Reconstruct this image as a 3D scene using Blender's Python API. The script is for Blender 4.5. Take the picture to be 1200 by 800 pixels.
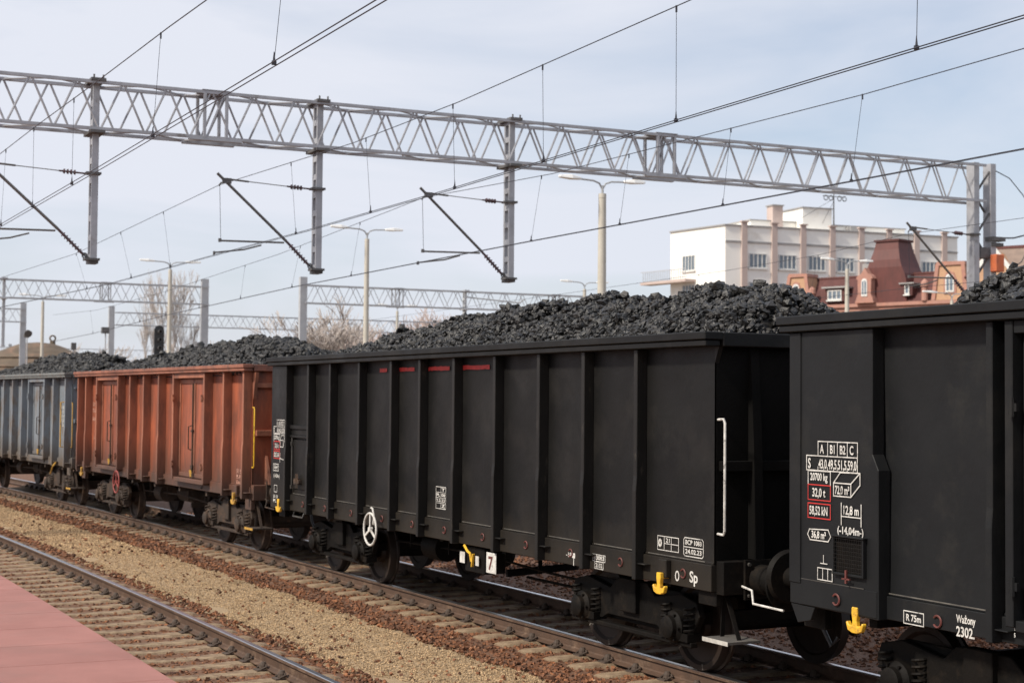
import bpy, math, random
import numpy as np
from mathutils import Vector, Matrix
rad = math.radians
random.seed(7)
RNG = np.random.default_rng(11)
scene = bpy.context.scene
for o in list(bpy.data.objects): bpy.data.objects.remove(o)
COL = scene.collection

# ------------------------------------------------------------------ camera
CH, YAW, PITCH, ROLL, FPX = 2.77266, rad(25.7383), rad(2.13063), rad(-0.48896), 1838.91
cam_d = bpy.data.cameras.new('camera'); cam = bpy.data.objects.new('camera', cam_d); COL.objects.link(cam)
F = Vector((math.sin(YAW) * math.cos(PITCH), math.cos(YAW) * math.cos(PITCH), math.sin(PITCH)))
R = Vector((math.cos(YAW), -math.sin(YAW), 0)); U = R.cross(F)
R2 = R * math.cos(ROLL) - U * math.sin(ROLL); U2 = R * math.sin(ROLL) + U * math.cos(ROLL)
cam.matrix_world = Matrix(((R2.x, U2.x, -F.x, 0), (R2.y, U2.y, -F.y, 0), (R2.z, U2.z, -F.z, CH), (0, 0, 0, 1)))
cam_d.sensor_width = 36; cam_d.lens = FPX / 1200 * 36; cam_d.clip_start = .1; cam_d.clip_end = 4000
cam_d.dof.use_dof = True; cam_d.dof.focus_distance = 13.5; cam_d.dof.aperture_fstop = 3.5
scene.camera = cam

# ------------------------------------------------------------------ sky, sun, exposure
SUN_EL, SUN_AZ = rad(44), rad(-95)       # azimuth from +Y towards +X: the sun stands left of the tracks
world = bpy.data.worlds.new('World'); scene.world = world; world.use_nodes = True
wn, wl = world.node_tree.nodes, world.node_tree.links; wn.clear()
out = wn.new('ShaderNodeOutputWorld'); bg = wn.new('ShaderNodeBackground'); bg.inputs['Strength'].default_value = .1
sky = wn.new('ShaderNodeTexSky'); sky.sky_type = 'NISHITA'; sky.sun_disc = False; sky.sun_elevation = SUN_EL; sky.sun_rotation = SUN_AZ
sky.air_density = 1; sky.dust_density = 1.5; sky.ozone_density = 1.5
tc = wn.new('ShaderNodeTexCoord'); mp = wn.new('ShaderNodeMapping'); mp.inputs['Scale'].default_value = (1.0, 1.6, 5.5)
mp.inputs['Rotation'].default_value = (0.12, .1, .4)
nz = wn.new('ShaderNodeTexNoise'); nz.inputs['Scale'].default_value = 2.3; nz.inputs['Detail'].default_value = 7; nz.inputs['Roughness'].default_value = .52; nz.inputs['Distortion'].default_value = .35
cr = wn.new('ShaderNodeMapRange'); cr.inputs['From Min'].default_value = .33; cr.inputs['From Max'].default_value = .62
cr.inputs['To Min'].default_value = .46; cr.inputs['To Max'].default_value = 1.0
sx3 = wn.new('ShaderNodeSeparateXYZ'); g3 = wn.new('ShaderNodeMath'); g3.operation = 'MULTIPLY_ADD'; g3.inputs[1].default_value = -.55; g3.inputs[2].default_value = 1.22
wl.new(tc.outputs['Generated'], sx3.inputs[0]); wl.new(sx3.outputs['X'], g3.inputs[0]); m3 = wn.new('ShaderNodeMath'); m3.operation = 'MULTIPLY'; m3.use_clamp = True
mx = wn.new('ShaderNodeMix'); mx.data_type = 'RGBA'; mx.inputs[7].default_value = (5.75, 5.98, 6.65, 1)
wl.new(tc.outputs['Generated'], mp.inputs['Vector']); wl.new(mp.outputs[0], nz.inputs['Vector']); wl.new(nz.outputs['Fac'], cr.inputs['Value'])
wl.new(cr.outputs[0], m3.inputs[0]); wl.new(g3.outputs[0], m3.inputs[1]); wl.new(m3.outputs[0], mx.inputs[0]); wl.new(sky.outputs[0], mx.inputs[6]); wl.new(mx.outputs[2], bg.inputs['Color']); wl.new(bg.outputs[0], out.inputs['Surface'])
sl = bpy.data.lights.new('sun', 'SUN'); sl.energy = 3.6; sl.angle = rad(6); sl.color = (1, .92, .80)
so = bpy.data.objects.new('sun', sl); COL.objects.link(so)
sd = Vector((math.sin(SUN_AZ) * math.cos(SUN_EL), math.cos(SUN_AZ) * math.cos(SUN_EL), math.sin(SUN_EL)))
so.rotation_euler = sd.to_track_quat('Z', 'Y').to_euler(); so.location = sd * 50
scene.view_settings.view_transform = 'Standard'; scene.view_settings.look = 'None'
scene.view_settings.exposure = 0.45; scene.view_settings.gamma = 1; scene.view_settings.use_curve_mapping = False
scene.render.engine = 'CYCLES'
scene.cycles.max_bounces = 5; scene.cycles.diffuse_bounces = 3; scene.cycles.glossy_bounces = 3

# ------------------------------------------------------------------ materials
def mat(name, c1, c2=None, scale=4, rough=.6, metal=0, bump=0, bscale=60, island=0, low=None, low_z=(0, 1), spec=.5, stretch=(1, 1, 1),
        c3=None, c3scale=1.2, c3range=(.52, .68), rough2=None):
    """procedural paint: two tones by noise, optional third stain tone, optional dirt tone towards local z, bump, per-island variation"""
    m = bpy.data.materials.new(name); m.use_nodes = True; n, l = m.node_tree.nodes, m.node_tree.links
    b = n['Principled BSDF']; b.inputs['Roughness'].default_value = rough; b.inputs['Metallic'].default_value = metal
    b.inputs['Specular IOR Level'].default_value = spec
    t = n.new('ShaderNodeTexCoord'); mpn = n.new('ShaderNodeMapping'); mpn.inputs['Scale'].default_value = stretch; l.new(t.outputs['Object'], mpn.inputs['Vector'])
    V = mpn.outputs[0]
    col = None
    def mix(fac, a, bb):
        x = n.new('ShaderNodeMix'); x.data_type = 'RGBA'
        if isinstance(fac, float): x.inputs[0].default_value = fac
        else: l.new(fac, x.inputs[0])
        for i, v in ((6, a), (7, bb)):
            if isinstance(v, tuple): x.inputs[i].default_value = (*v, 1)
            else: l.new(v, x.inputs[i])
        return x.outputs[2]
    def noise(s, d=5, r=.6, vec=None):
        x = n.new('ShaderNodeTexNoise'); x.inputs['Scale'].default_value = s; x.inputs['Detail'].default_value = d; x.inputs['Roughness'].default_value = r
        l.new(vec if vec is not None else V, x.inputs['Vector']); return x.outputs['Fac']
    def rng(v, a, b_, c=0, d=1):
        x = n.new('ShaderNodeMapRange'); l.new(v, x.inputs['Value'])
        for k, q in zip(('From Min', 'From Max', 'To Min', 'To Max'), (a, b_, c, d)): x.inputs[k].default_value = q
        return x.outputs[0]
    if c2 is None: c2 = tuple(min(1, v * .8) for v in c1)
    col = mix(rng(noise(scale), .35, .65), c1, c2)
    if c3 is not None: col = mix(rng(noise(c3scale, 8, .7), *c3range), col, c3)
    if low is not None:
        sp = n.new('ShaderNodeSeparateXYZ'); l.new(t.outputs['Object'], sp.inputs[0])
        a = n.new('ShaderNodeMath'); a.operation = 'MULTIPLY_ADD'; l.new(noise(3, 6), a.inputs[0]); a.inputs[1].default_value = .9; 
        l.new(sp.outputs['Z'], a.inputs[2])
        col = mix(rng(a.outputs[0], low_z[0] + .45, low_z[1] + .45, 1, 0), col, low)
    if island:
        g = n.new('ShaderNodeNewGeometry'); h = n.new('ShaderNodeHueSaturation'); l.new(rng(g.outputs['Random Per Island'], 0, 1, 1 - island, 1 + island), h.inputs['Value'])
        l.new(col, h.inputs['Color']); col = h.outputs[0]
    l.new(col, b.inputs['Base Color'])
    if rough2 is not None: l.new(rng(noise(scale * 1.7, 6), .3, .7, rough, rough2), b.inputs['Roughness'])
    if bump:
        bp = n.new('ShaderNodeBump'); bp.inputs['Strength'].default_value = bump; bp.inputs['Distance'].default_value = .02
        l.new(noise(bscale, 4), bp.inputs['Height']); l.new(bp.outputs[0], b.inputs['Normal'])
    return m
M = {}
M['blk'] = mat('black_paint', (.0062, .006, .0059), (.0092, .0089, .0085), 1.3, .42, spec=.22, bump=.4, bscale=2.2, c3=(.018, .0165, .015), c3scale=1.4, c3range=(.5, .75), rough2=.56, low=(.022, .018, .014), low_z=(1.0, 1.5))
M['blk2'] = mat('blue_black_paint', (.0085, .009, .0098), (.0115, .012, .0128), 1.3, .42, spec=.22, bump=.4, bscale=2.2, c3=(.018, .0175, .0165), c3scale=1.6, rough2=.6)
M['worn'] = mat('worn_black_edge', (.06, .055, .048), (.035, .032, .03), 6, .5, c3=(.09, .075, .06), c3scale=9, c3range=(.6, .7))
M['blkrib'] = mat('rubbed_black_rib', (.009, .0085, .008), (.016, .0145, .013), 3, .45, spec=.28, stretch=(1, 1, .35), c3=(.055, .048, .038), c3scale=7, c3range=(.60, .74))
M['endshade'] = mat('shaded_end_black', (.0038, .0036, .0034), (.006, .0055, .005), 2, .75, spec=.1, bump=.2)  # end-wall shade painted in: a darker, duller copy of the black paint
M['pale_line'] = mat('thin_pale_line', (.13, .12, .105), (.07, .065, .058), 8, .5)
M['under'] = mat('underframe_grime', (.0045, .004, .0036), (.008, .0065, .0055), 3, .65, spec=.12, bump=.2, bscale=30, c3=(.016, .012, .009), c3scale=5)
M['rustunder'] = mat('rusty_underframe', (.045, .028, .019), (.025, .017, .012), 4, .8, bump=.3, bscale=30, c3=(.085, .048, .028), c3scale=6)
M['orange'] = mat('faded_orange_paint', (.36, .095, .043), (.23, .062, .031), 2.6, .55, bump=.2, bscale=12, stretch=(1, 1, .28), c3=(.105, .043, .029), c3scale=3.4, c3range=(.43, .68), low=(.075, .04, .028), low_z=(1.05, 1.85))
M['orange_rib'] = mat('rubbed_orange_paint', (.36, .135, .075), (.22, .08, .048), 3, .6, bump=.2, bscale=20, stretch=(1, 1, .3), c3=(.16, .07, .045), c3scale=3, low=(.075, .042, .03), low_z=(1.05, 1.85))
M['orange_rim'] = mat('rusted_orange_rim', (.30, .115, .07), (.18, .068, .045), 3, .7, bump=.3, bscale=25, c3=(.10, .05, .038), c3scale=2.5)
M['grey'] = mat('blue_grey_paint', (.20, .225, .25), (.155, .18, .21), 1.5, .5, bump=.2, bscale=10, stretch=(1, 1, .4), c3=(.15, .11, .08), c3scale=3.2, c3range=(.50, .66), low=(.10, .075, .055), low_z=(1.0, 1.7))
M['grey_rim'] = mat('dull_grey_rim', (.16, .17, .17), (.12, .125, .125), 3, .7, bump=.2, bscale=20, c3=(.13, .09, .07), c3scale=4)
M['white'] = mat('white_marking', (.68, .66, .62), (.45, .43, .40), 14, .6, c3=(.16, .15, .14), c3scale=11, c3range=(.56, .68))
M['red'] = mat('red_marking', (.55, .035, .03), (.38, .028, .024), 12, .6)
M['darkred'] = mat('dark_red_ring', (.13, .03, .025), (.09, .025, .02), 20, .6)
M['yellow'] = mat('yellow_paint', (.78, .47, .03), (.66, .36, .03), 15, .5, c3=(.28, .15, .04), c3scale=14, c3range=(.52, .68))
M['dullyellow'] = mat('dull_yellow_paint', (.52, .3, .045), (.4, .22, .04), 15, .6, c3=(.16, .09, .04), c3scale=8)
M['coal'] = mat('coal', (.0045, .0042, .0038), (.013, .011, .0095), 9, .34, bump=.6, bscale=40, island=.85, rough2=.62, spec=.6)
M['coalfar'] = mat('dusty_coal', (.011, .0108, .011), (.024, .0225, .022), 9, .6, bump=.5, bscale=45, island=.6, spec=.6)
M['galv'] = mat('galvanised_steel', (.41, .415, .44), (.32, .325, .345), 3, .5, metal=.25, bump=.08, bscale=40, c3=(.18, .16, .145), c3scale=2.2, c3range=(.56, .74))
M['galvfar'] = mat('weathered_galvanised_steel', (.43, .44, .46), (.37, .38, .40), 3, .6)
M['galvdark'] = mat('dark_bracket_steel', (.12, .115, .115), (.08, .078, .078), 6, .6)
M['tube'] = mat('tarnished_tube', (.17, .16, .15), (.12, .115, .11), 5, .5, metal=.3)
M['wire'] = mat('copper_wire_patina', (.045, .045, .055), (.035, .035, .045), 9, .5, metal=.3)
M['insul'] = mat('brown_porcelain', (.10, .055, .06), (.07, .04, .045), 9, .3)
M['rail'] = mat('rusty_rail_side', (.088, .048, .029), (.062, .035, .022), 6, .75, bump=.25, bscale=40, c3=(.16, .10, .065), c3scale=4)
M['railtop'] = mat('polished_rail_head', (.72, .72, .74), (.60, .60, .63), 8, .28, metal=1, stretch=(6, .3, 1))
M['railtopdull'] = mat('dull_rail_head', (.36, .33, .31), (.27, .25, .24), 8, .38, metal=.9, stretch=(6, .3, 1))
M['sleeper'] = mat('dusty_concrete_sleeper', (.30, .215, .135), (.20, .14, .085), 9, .85, bump=.6, bscale=50, c3=(.13, .075, .045), c3scale=5, c3range=(.46, .66))
M['clip'] = mat('rusty_clip', (.075, .05, .036), (.05, .035, .026), 15, .8)
M['ballast'] = mat('rust_stained_ballast', (.15, .068, .034), (.09, .045, .025), 22, .9, bump=1, bscale=28, c3=(.26, .15, .09), c3scale=30)
M['stone'] = mat('rust_stained_stones', (.19, .076, .031), (.10, .041, .020), 7, .85, bump=.4, bscale=60, island=.6, c3=(.30, .20, .13), c3scale=5, c3range=(.6, .7))
M['tangravel'] = mat('tan_gravel_bed', (.38, .275, .165), (.30, .21, .125), 26, .95, bump=1, bscale=70, c3=(.3, .23, .13), c3scale=2.2, c3range=(.6, .75))
M['tanstone'] = mat('tan_pea_gravel', (.42, .295, .17), (.31, .21, .118), 3, .9, island=.5, c3=(.19, .14, .085), c3scale=1.1, c3range=(.55, .74))
M['soil'] = mat('yard_ground', (.20, .15, .10), (.14, .10, .07), .6, .95, bump=.6, bscale=6)
M['plat'] = mat('pink_platform_slab', (.335, .148, .125), (.28, .12, .10), 1.5, .8, bump=.4, bscale=140, island=.07, c3=(.26, .125, .105), c3scale=.9, c3range=(.5, .72))
M['platside'] = mat('platform_concrete', (.34, .31, .27), (.28, .25, .22), 4, .9, bump=.3)
M['conc'] = mat('mast_concrete', (.52, .49, .43), (.46, .43, .37), 3, .85, bump=.15, bscale=30)
M['lampmetal'] = mat('lamp_bracket', (.40, .41, .42), (.34, .35, .36), 4, .5)
M['lampwhite'] = mat('lamp_housing', (.82, .82, .80), (.74, .74, .72), 4, .45)
M['cream'] = mat('cream_render', (.88, .86, .81), (.84, .82, .77), .35, .9, bump=.05, bscale=20, c3=(.70, .655, .57), c3scale=.5, c3range=(.55, .8))
M['pilaster'] = mat('dusty_pink_render', (.52, .42, .38), (.47, .375, .34), .8, .9)
M['trim'] = mat('grey_coping', (.34, .33, .32), (.28, .27, .27), 2, .7)
M['glass'] = mat('window_glass', (.10, .135, .17), (.16, .20, .24), .5, .12, spec=.9)
M['frame'] = mat('window_frame', (.72, .71, .68), None, 4, .6)
M['roofred'] = mat('dark_red_roof_tiles', (.10, .034, .03), (.075, .026, .024), 1.5, .8, bump=.5, bscale=14, c3=(.12, .045, .04), c3scale=1.1)
M['towerred'] = mat('tower_sheet_roof', (.115, .033, .027), (.085, .026, .022), 2.5, .6, stretch=(1, 1, .3))
M['pinkplaster'] = mat('salmon_plaster', (.40, .215, .17), (.34, .175, .135), 1.5, .85, c3=(.45, .2, .14), c3scale=1.8)
M['obrick'] = mat('ochre_brick', (.50, .31, .19), (.42, .25, .155), 9, .85, bump=.4, bscale=20)
M['brownroof'] = mat('brown_roof', (.24, .175, .14), (.19, .14, .115), 2, .85, bump=.3, bscale=14)
M['mound'] = mat('weathered_dome_roof', (.13, .098, .068), (.085, .062, .045), .4, .9, bump=.4, bscale=3, stretch=(1, 1, 4), c3=(.20, .12, .08), c3scale=.5)
M['bark'] = mat('bare_twigs', (.44, .39, .36), (.34, .30, .28), 2, .9)
M['bark2'] = mat('reddish_twigs', (.48, .38, .34), (.38, .30, .27), 2, .9)
M['signal'] = mat('signal_black', (.03, .03, .032), None, 4, .5)
M['boxorange'] = mat('orange_switch_box', (.55, .14, .05), (.42, .11, .05), 6, .6)
M['olive'] = mat('olive_bracket_tube', (.32, .29, .19), (.26, .24, .16), 6, .6)

# ------------------------------------------------------------------ mesh builder
class MB:
    def __init__(s): s.v = []; s.f = []
    def add(s, vs, fs):
        k = len(s.v); s.v += [tuple(p) for p in vs]; s.f += [tuple(i + k for i in f) for f in fs]; return s
    def box(s, x0, x1, y0, y1, z0, z1):
        x0, x1 = sorted((x0, x1)); y0, y1 = sorted((y0, y1)); z0, z1 = sorted((z0, z1))
        return s.add([(x0,y0,z0),(x1,y0,z0),(x1,y1,z0),(x0,y1,z0),(x0,y0,z1),(x1,y0,z1),(x1,y1,z1),(x0,y1,z1)],
                     [(3,2,1,0),(4,5,6,7),(0,1,5,4),(1,2,6,5),(2,3,7,6),(3,0,4,7)])
    def cyl(s, p0, p1, r0, r1=None, n=8, caps=True):
        p0, p1 = Vector(p0), Vector(p1); r1 = r0 if r1 is None else r1; d = (p1 - p0)
        if d.length < 1e-6: return s
        d.normalize(); a = d.orthogonal().normalized(); b = d.cross(a)
        vs = [p0 + (a * math.cos(t) + b * math.sin(t)) * r0 for t in (2*math.pi*i/n for i in range(n))] + [p1 + (a * math.cos(t) + b * math.sin(t)) * r1 for t in (2*math.pi*i/n for i in range(n))]
        fs = [(i, (i+1) % n, n + (i+1) % n, n + i) for i in range(n)]
        if caps: fs += [tuple(range(n-1, -1, -1)), tuple(range(n, 2*n))]
        return s.add(vs, fs)
    def beam(s, p0, p1, w, h, up=(0, 0, 1)):
        p0, p1 = Vector(p0), Vector(p1); d = (p1 - p0).normalized(); a = d.cross(Vector(up))
        if a.length < 1e-4: a = d.cross(Vector((0, 1, 0)))
        a.normalize(); b = a.cross(d); a = a * w / 2; b = b * h / 2
        vs = [p + q for p in (p0, p1) for q in (-a-b, a-b, a+b, -a+b)]
        return s.add(vs, [(0,1,2,3),(7,6,5,4),(0,4,5,1),(1,5,6,2),(2,6,7,3),(3,7,4,0)])
    def tube(s, pts, r, n=8):
        pts = [Vector(p) for p in pts]; rings = []; a = None
        for i, p in enumerate(pts):
            d = (pts[min(i+1, len(pts)-1)] - pts[max(i-1, 0)]).normalized()
            if a is None: a = d.orthogonal().normalized()
            a = (a - d * a.dot(d)).normalized(); b = d.cross(a)
            rr = r[i] if isinstance(r, (list, tuple)) else r
            rings.append([p + (a * math.cos(2*math.pi*k/n) + b * math.sin(2*math.pi*k/n)) * rr for k in range(n)])
        vs = [q for g in rings for q in g]; fs = []
        for i in range(len(pts)-1):
            for k in range(n): fs.append((i*n+k, i*n+(k+1) % n, (i+1)*n+(k+1) % n, (i+1)*n+k))
        fs += [tuple(range(n-1, -1, -1)), tuple(range((len(pts)-1)*n, len(pts)*n))]
        return s.add(vs, fs)
    def prism(s, poly, a0, a1, axis='x'):
        """poly: 2-D points; axis x -> (y,z), axis y -> (x,z), axis z -> (x,y)"""
        def P(u, v, w): return (w, u, v) if axis == 'x' else ((u, w, v) if axis == 'y' else (u, v, w))
        n = len(poly); vs = [P(u, v, a0) for u, v in poly] + [P(u, v, a1) for u, v in poly]
        return s.add(vs, [tuple(range(n-1, -1, -1)), tuple(range(n, 2*n))] + [(i, (i+1) % n, n+(i+1) % n, n+i) for i in range(n)])
    def lathe(s, prof, c, axis='x', n=20):
        """prof: (offset along axis, radius)"""
        vs = []; 
        for o, r in prof:
            for k in range(n):
                t = 2*math.pi*k/n; a, b = r*math.cos(t), r*math.sin(t)
                vs.append((c[0]+o, c[1]+a, c[2]+b) if axis == 'x' else ((c[0]+a, c[1]+o, c[2]+b) if axis == 'y' else (c[0]+a, c[1]+b, c[2]+o)))
        fs = [(i*n+k, i*n+(k+1) % n, (i+1)*n+(k+1) % n, (i+1)*n+k) for i in range(len(prof)-1) for k in range(n)]
        if prof[0][1] > 1e-5: fs.append(tuple(range(n-1, -1, -1)))
        if prof[-1][1] > 1e-5: fs.append(tuple(range((len(prof)-1)*n, len(prof)*n)))
        return s.add(vs, fs)
    def torus(s, c, Rr, r, axis='x', n=28, m=6, a0=0, a1=2*math.pi):
        pts = []; full = abs(a1 - a0 - 2*math.pi) < 1e-6; cnt = n + (0 if full else 1)
        vs = []
        for i in range(cnt):
            t = a0 + (a1-a0)*i/n
            for k in range(m):
                q = 2*math.pi*k/m; rr = Rr + r*math.cos(q); w = r*math.sin(q)
                vs.append((c[0]+w, c[1]+rr*math.cos(t), c[2]+rr*math.sin(t)) if axis == 'x' else (c[0]+rr*math.cos(t), c[1]+w, c[2]+rr*math.sin(t)))
        fs = [(i*m+k, i*m+(k+1) % m, ((i+1) % cnt)*m+(k+1) % m, ((i+1) % cnt)*m+k) for i in range(n) for k in range(m)]
        return s.add(vs, fs)
    def quad(s, a, b, c, d): return s.add([a, b, c, d], [(0, 1, 2, 3)])

def link(o, parent=None):
    COL.objects.link(o)
    if parent is not None: o.parent = parent
    return o
def obj(name, mb, m, parent=None, smooth=False, bevel=0, fixn=True):
    me = bpy.data.meshes.new(name); me.from_pydata(mb.v, [], mb.f); me.update()
    if fixn:
        import bmesh
        b = bmesh.new(); b.from_mesh(me); bmesh.ops.recalc_face_normals(b, faces=b.faces); b.to_mesh(me); b.free()
    if smooth:
        me.polygons.foreach_set('use_smooth', [True]*len(me.polygons))
        try: me.set_sharp_from_angle(angle=rad(35))
        except Exception: pass
    me.materials.append(M[m] if isinstance(m, str) else m)
    o = link(bpy.data.objects.new(name, me), parent)
    if bevel:
        bv = o.modifiers.new('bevel', 'BEVEL'); bv.width = bevel; bv.segments = 1; bv.limit_method = 'ANGLE'
    return o
def tag(o, label=None, cat=None, group=None, kind=None):
    if label: o['label'] = label
    if cat: o['category'] = cat
    if group: o['group'] = group
    if kind: o['kind'] = kind
    return o
def thing(name, label, cat, loc=(0, 0, 0), rz=0, group=None):
    o = bpy.data.objects.new(name, None); link(o); o.location = loc; o.rotation_euler = (0, 0, rz); o.empty_display_size = .2
    return tag(o, label, cat, group)
def copy_tree(o, parent=None):
    c = o.copy(); COL.objects.link(c); c.parent = parent
    for ch in list(o.children): copy_tree(ch, c)
    return c
def soup(name, V, Fc, m, parent=None):
    """big triangle mesh from numpy arrays"""
    me = bpy.data.meshes.new(name); nf = len(Fc)
    me.vertices.add(len(V)); me.vertices.foreach_set('co', np.asarray(V, np.float32).ravel())
    me.loops.add(nf*3); me.loops.foreach_set('vertex_index', np.asarray(Fc, np.int32).ravel())
    me.polygons.add(nf); me.polygons.foreach_set('loop_start', np.arange(0, nf*3, 3, dtype=np.int32))
    me.polygons.foreach_set('use_smooth', np.zeros(nf, bool)); me.update(calc_edges=True); me.validate(); me.materials.append(M[m])
    return link(bpy.data.objects.new(name, me), parent)
PHI = (1+5**.5)/2
ICO_V = np.array([(-1,PHI,0),(1,PHI,0),(-1,-PHI,0),(1,-PHI,0),(0,-1,PHI),(0,1,PHI),(0,-1,-PHI),(0,1,-PHI),(PHI,0,-1),(PHI,0,1),(-PHI,0,-1),(-PHI,0,1)])/1.9
ICO_F = np.array([(0,11,5),(0,5,1),(0,1,7),(0,7,10),(0,10,11),(1,5,9),(5,11,4),(11,10,2),(10,7,6),(7,1,8),(3,9,4),(3,4,2),(3,2,6),(3,6,8),(3,8,9),(4,9,5),(2,4,11),(6,2,10),(8,6,7),(9,8,1)])
CUB_V = np.array([(-1,-1,-1),(1,-1,-1),(1,1,-1),(-1,1,-1),(-1,-1,1),(1,-1,1),(1,1,1),(-1,1,1)])*.62
CUB_F = np.array([(0,2,1),(0,3,2),(4,5,6),(4,6,7),(0,1,5),(0,5,4),(1,2,6),(1,6,5),(2,3,7),(2,7,6),(3,0,4),(3,4,7)])
def lumps(P, S, ico=True, jag=.32, flat=.8):
    """random angular stones at points P with radius S"""
    bv, bf = (ICO_V, ICO_F) if ico else (CUB_V, CUB_F)
    n = len(P); k = len(bv)
    q = RNG.normal(size=(n, 4)); q /= np.linalg.norm(q, axis=1)[:, None]; w, x, y, z = q.T
    Rm = np.stack([1-2*(y*y+z*z), 2*(x*y-z*w), 2*(x*z+y*w), 2*(x*y+z*w), 1-2*(x*x+z*z), 2*(y*z-x*w), 2*(x*z-y*w), 2*(y*z+x*w), 1-2*(x*x+y*y)], 1).reshape(n, 3, 3)
    V = np.repeat(bv[None], n, 0) * (1 + RNG.uniform(-jag, jag, (n, k, 1))) * RNG.uniform(.62, 1.15, (n, 1, 3))
    V = np.einsum('nij,nkj->nki', Rm, V); V[:, :, 2] *= flat
    V = V * np.asarray(S)[:, None, None] + P[:, None, :]
    Fc = (bf[None] + (np.arange(n)*k)[:, None, None]).reshape(-1, 3)
    return V.reshape(-1, 3), Fc

# ------------------------------------------------------------------ track geometry
CURV = .00174; T1, T2, T3 = 4.63, 9.794, 14.95
def cx(s): return -.5*CURV*max(s, 0)**2
def cxa(s): return -.5*CURV*np.maximum(s, 0)**2
def dcx(s): return -CURV*max(s, 0)
def srange(a, b, st): 
    n = max(1, int(round((b-a)/st))); return [a+(b-a)*i/n for i in range(n+1)]
def ribbon(profile, s0, s1, st=1.5, closed=False, curved=True):
    mb = MB(); S = srange(s0, s1, st); n = len(profile)
    for s in S:
        for x, z in profile: mb.v.append((x+(cx(s) if curved else 0), s, z))
    for i in range(len(S)-1):
        for k in range(n if closed else n-1):
            k2 = (k+1) % n; mb.f.append((i*n+k, i*n+k2, (i+1)*n+k2, (i+1)*n+k))
    if closed: mb.f += [tuple(range(n)), tuple(range((len(S)-1)*n, len(S)*n))]
    return mb
# ground
g = MB().quad((-1500, -300, -.42), (2500, -300, -.42), (2500, 3000, -.42), (-1500, 3000, -.42)); tag(obj('ground', g, 'soil'), kind='structure')
tag(obj('ballast_bed', ribbon([(2.6, -.215), (5.95, -.205), (6.1, -.23)], -20, 130), 'ballast'), kind='structure')
tag(obj('gravel_path', ribbon([(6.05, -.235), (6.5, -.225), (7.4, -.225), (7.95, -.235)], -20, 130), 'tangravel'), kind='structure')
tag(obj('ballast_bed', ribbon([(7.9, -.24), (8.2, -.215), (11.6, -.21), (13.1, -.24), (20, -.25), (22.4, -.25)], -20, 130), 'ballast'), kind='structure')
# platform: rows of slabs with open joints
pm = MB(); k = 0
for s in np.arange(-6.55, 60, 1.02):
    a, b = s+.006, s+1.014
    xs = [-6, 3.0]
    pm.add([(-6+cx(a), a, .60), (3+cx(a), a, .60), (3+cx(b), b, .60), (-6+cx(b), b, .60), (-6+cx(a), a, .655), (3+cx(a), a, .655), (3+cx(b), b, .655), (-6+cx(b), b, .655)],
           [(3,2,1,0),(4,5,6,7),(0,1,5,4),(1,2,6,5),(2,3,7,6),(3,0,4,7)])
pl = tag(obj('platform', pm, 'plat', bevel=.006), kind='structure')
tag(obj('platform_wall', ribbon([(-5.9, -.4), (2.92, -.4), (2.92, .597), (-5.9, .597)], -7, 60, closed=True), 'platside'), kind='structure')

# rails
HW, HT, WB = .036, .0, .0085
RP = [(-.075, -.172), (.075, -.172), (.075, -.160), (.02, -.145), (.009, -.13), (.009, -.05), (.036, -.036), (.036, -.006), (-.036, -.006), (-.036, -.036), (-.009, -.05), (-.009, -.13), (-.02, -.145), (-.075, -.160)]
def rail(xc, s0, s1, label, top):
    r = tag(obj('rail', ribbon([(xc+x, z) for x, z in RP], s0, s1, closed=True), 'rail', smooth=False), label, 'rail', 'rails of the tracks')
    obj('running_surface', ribbon([(xc-.0365, -.013), (xc+.0365, -.013), (xc+.0365, -.004), (xc+.029, 0), (xc-.029, 0), (xc-.0365, -.004)], s0, s1, closed=True), top, r)
    return r
rail(T1+.7525, -18, 120, 'shiny rail of the empty track beside the pink platform', 'railtop')
rail(T2-.7525, -18, 120, 'rusty near rail under the coal train, beside the tan gravel', 'railtop')
rail(T2+.7525, -18, 120, 'far rail under the coal train, seen as a bright line between the bogies', 'railtop')

# sleepers (one dished concrete sleeper, copied)
def sleeper_proto(label, full):
    t = thing('sleeper', label, 'sleeper')
    prof = [(-1.30, -.235), (-1.30, -.195), (-1.22, -.178), (-.45, -.176), (-.3, -.19), (.3, -.19), (.45, -.176), (1.22, -.178), (1.30, -.195), (1.30, -.235)]
    mb = MB(); n = len(prof)
    for y, dz in ((-.145, -.04), (-.105, 0), (.105, 0), (.145, -.04)):
        for x, z in prof: mb.v.append((x, y, z + (dz if z > -.23 else 0)))
    for j in range(3):
        for i in range(n-1): mb.f.append((j*n+i, j*n+i+1, (j+1)*n+i+1, (j+1)*n+i))
    mb.f += [tuple(range(n)), tuple(range(3*n, 4*n)), (0, n, 2*n, 3*n), (n-1, 2*n-1, 3*n-1, 4*n-1)]
    obj('sleeper_block', mb, 'sleeper', t, bevel=.008)
    for xr in (-.7525, .7525):
        c = MB()
        c.box(xr-.17, xr+.17, -.075, .075, -.178, -.160)
        for sgn in (-1, 1):
            c.cyl((xr+sgn*.085, 0, -.158), (xr+sgn*.082, 0, -.118), .044, .042, 10); c.cyl((xr+sgn*.082, 0, -.118), (xr+sgn*.080, 0, -.085), .042, .026, 10)
            c.tube([(xr+sgn*.13, -.07, -.155), (xr+sgn*.07, -.075, -.13), (xr+sgn*.055, -.03, -.12), (xr+sgn*.055, .03, -.12), (xr+sgn*.07, .075, -.13), (xr+sgn*.13, .07, -.155)], .013, 6)
        obj('rail_fastening', c, 'clip', t)
    return t
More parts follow.
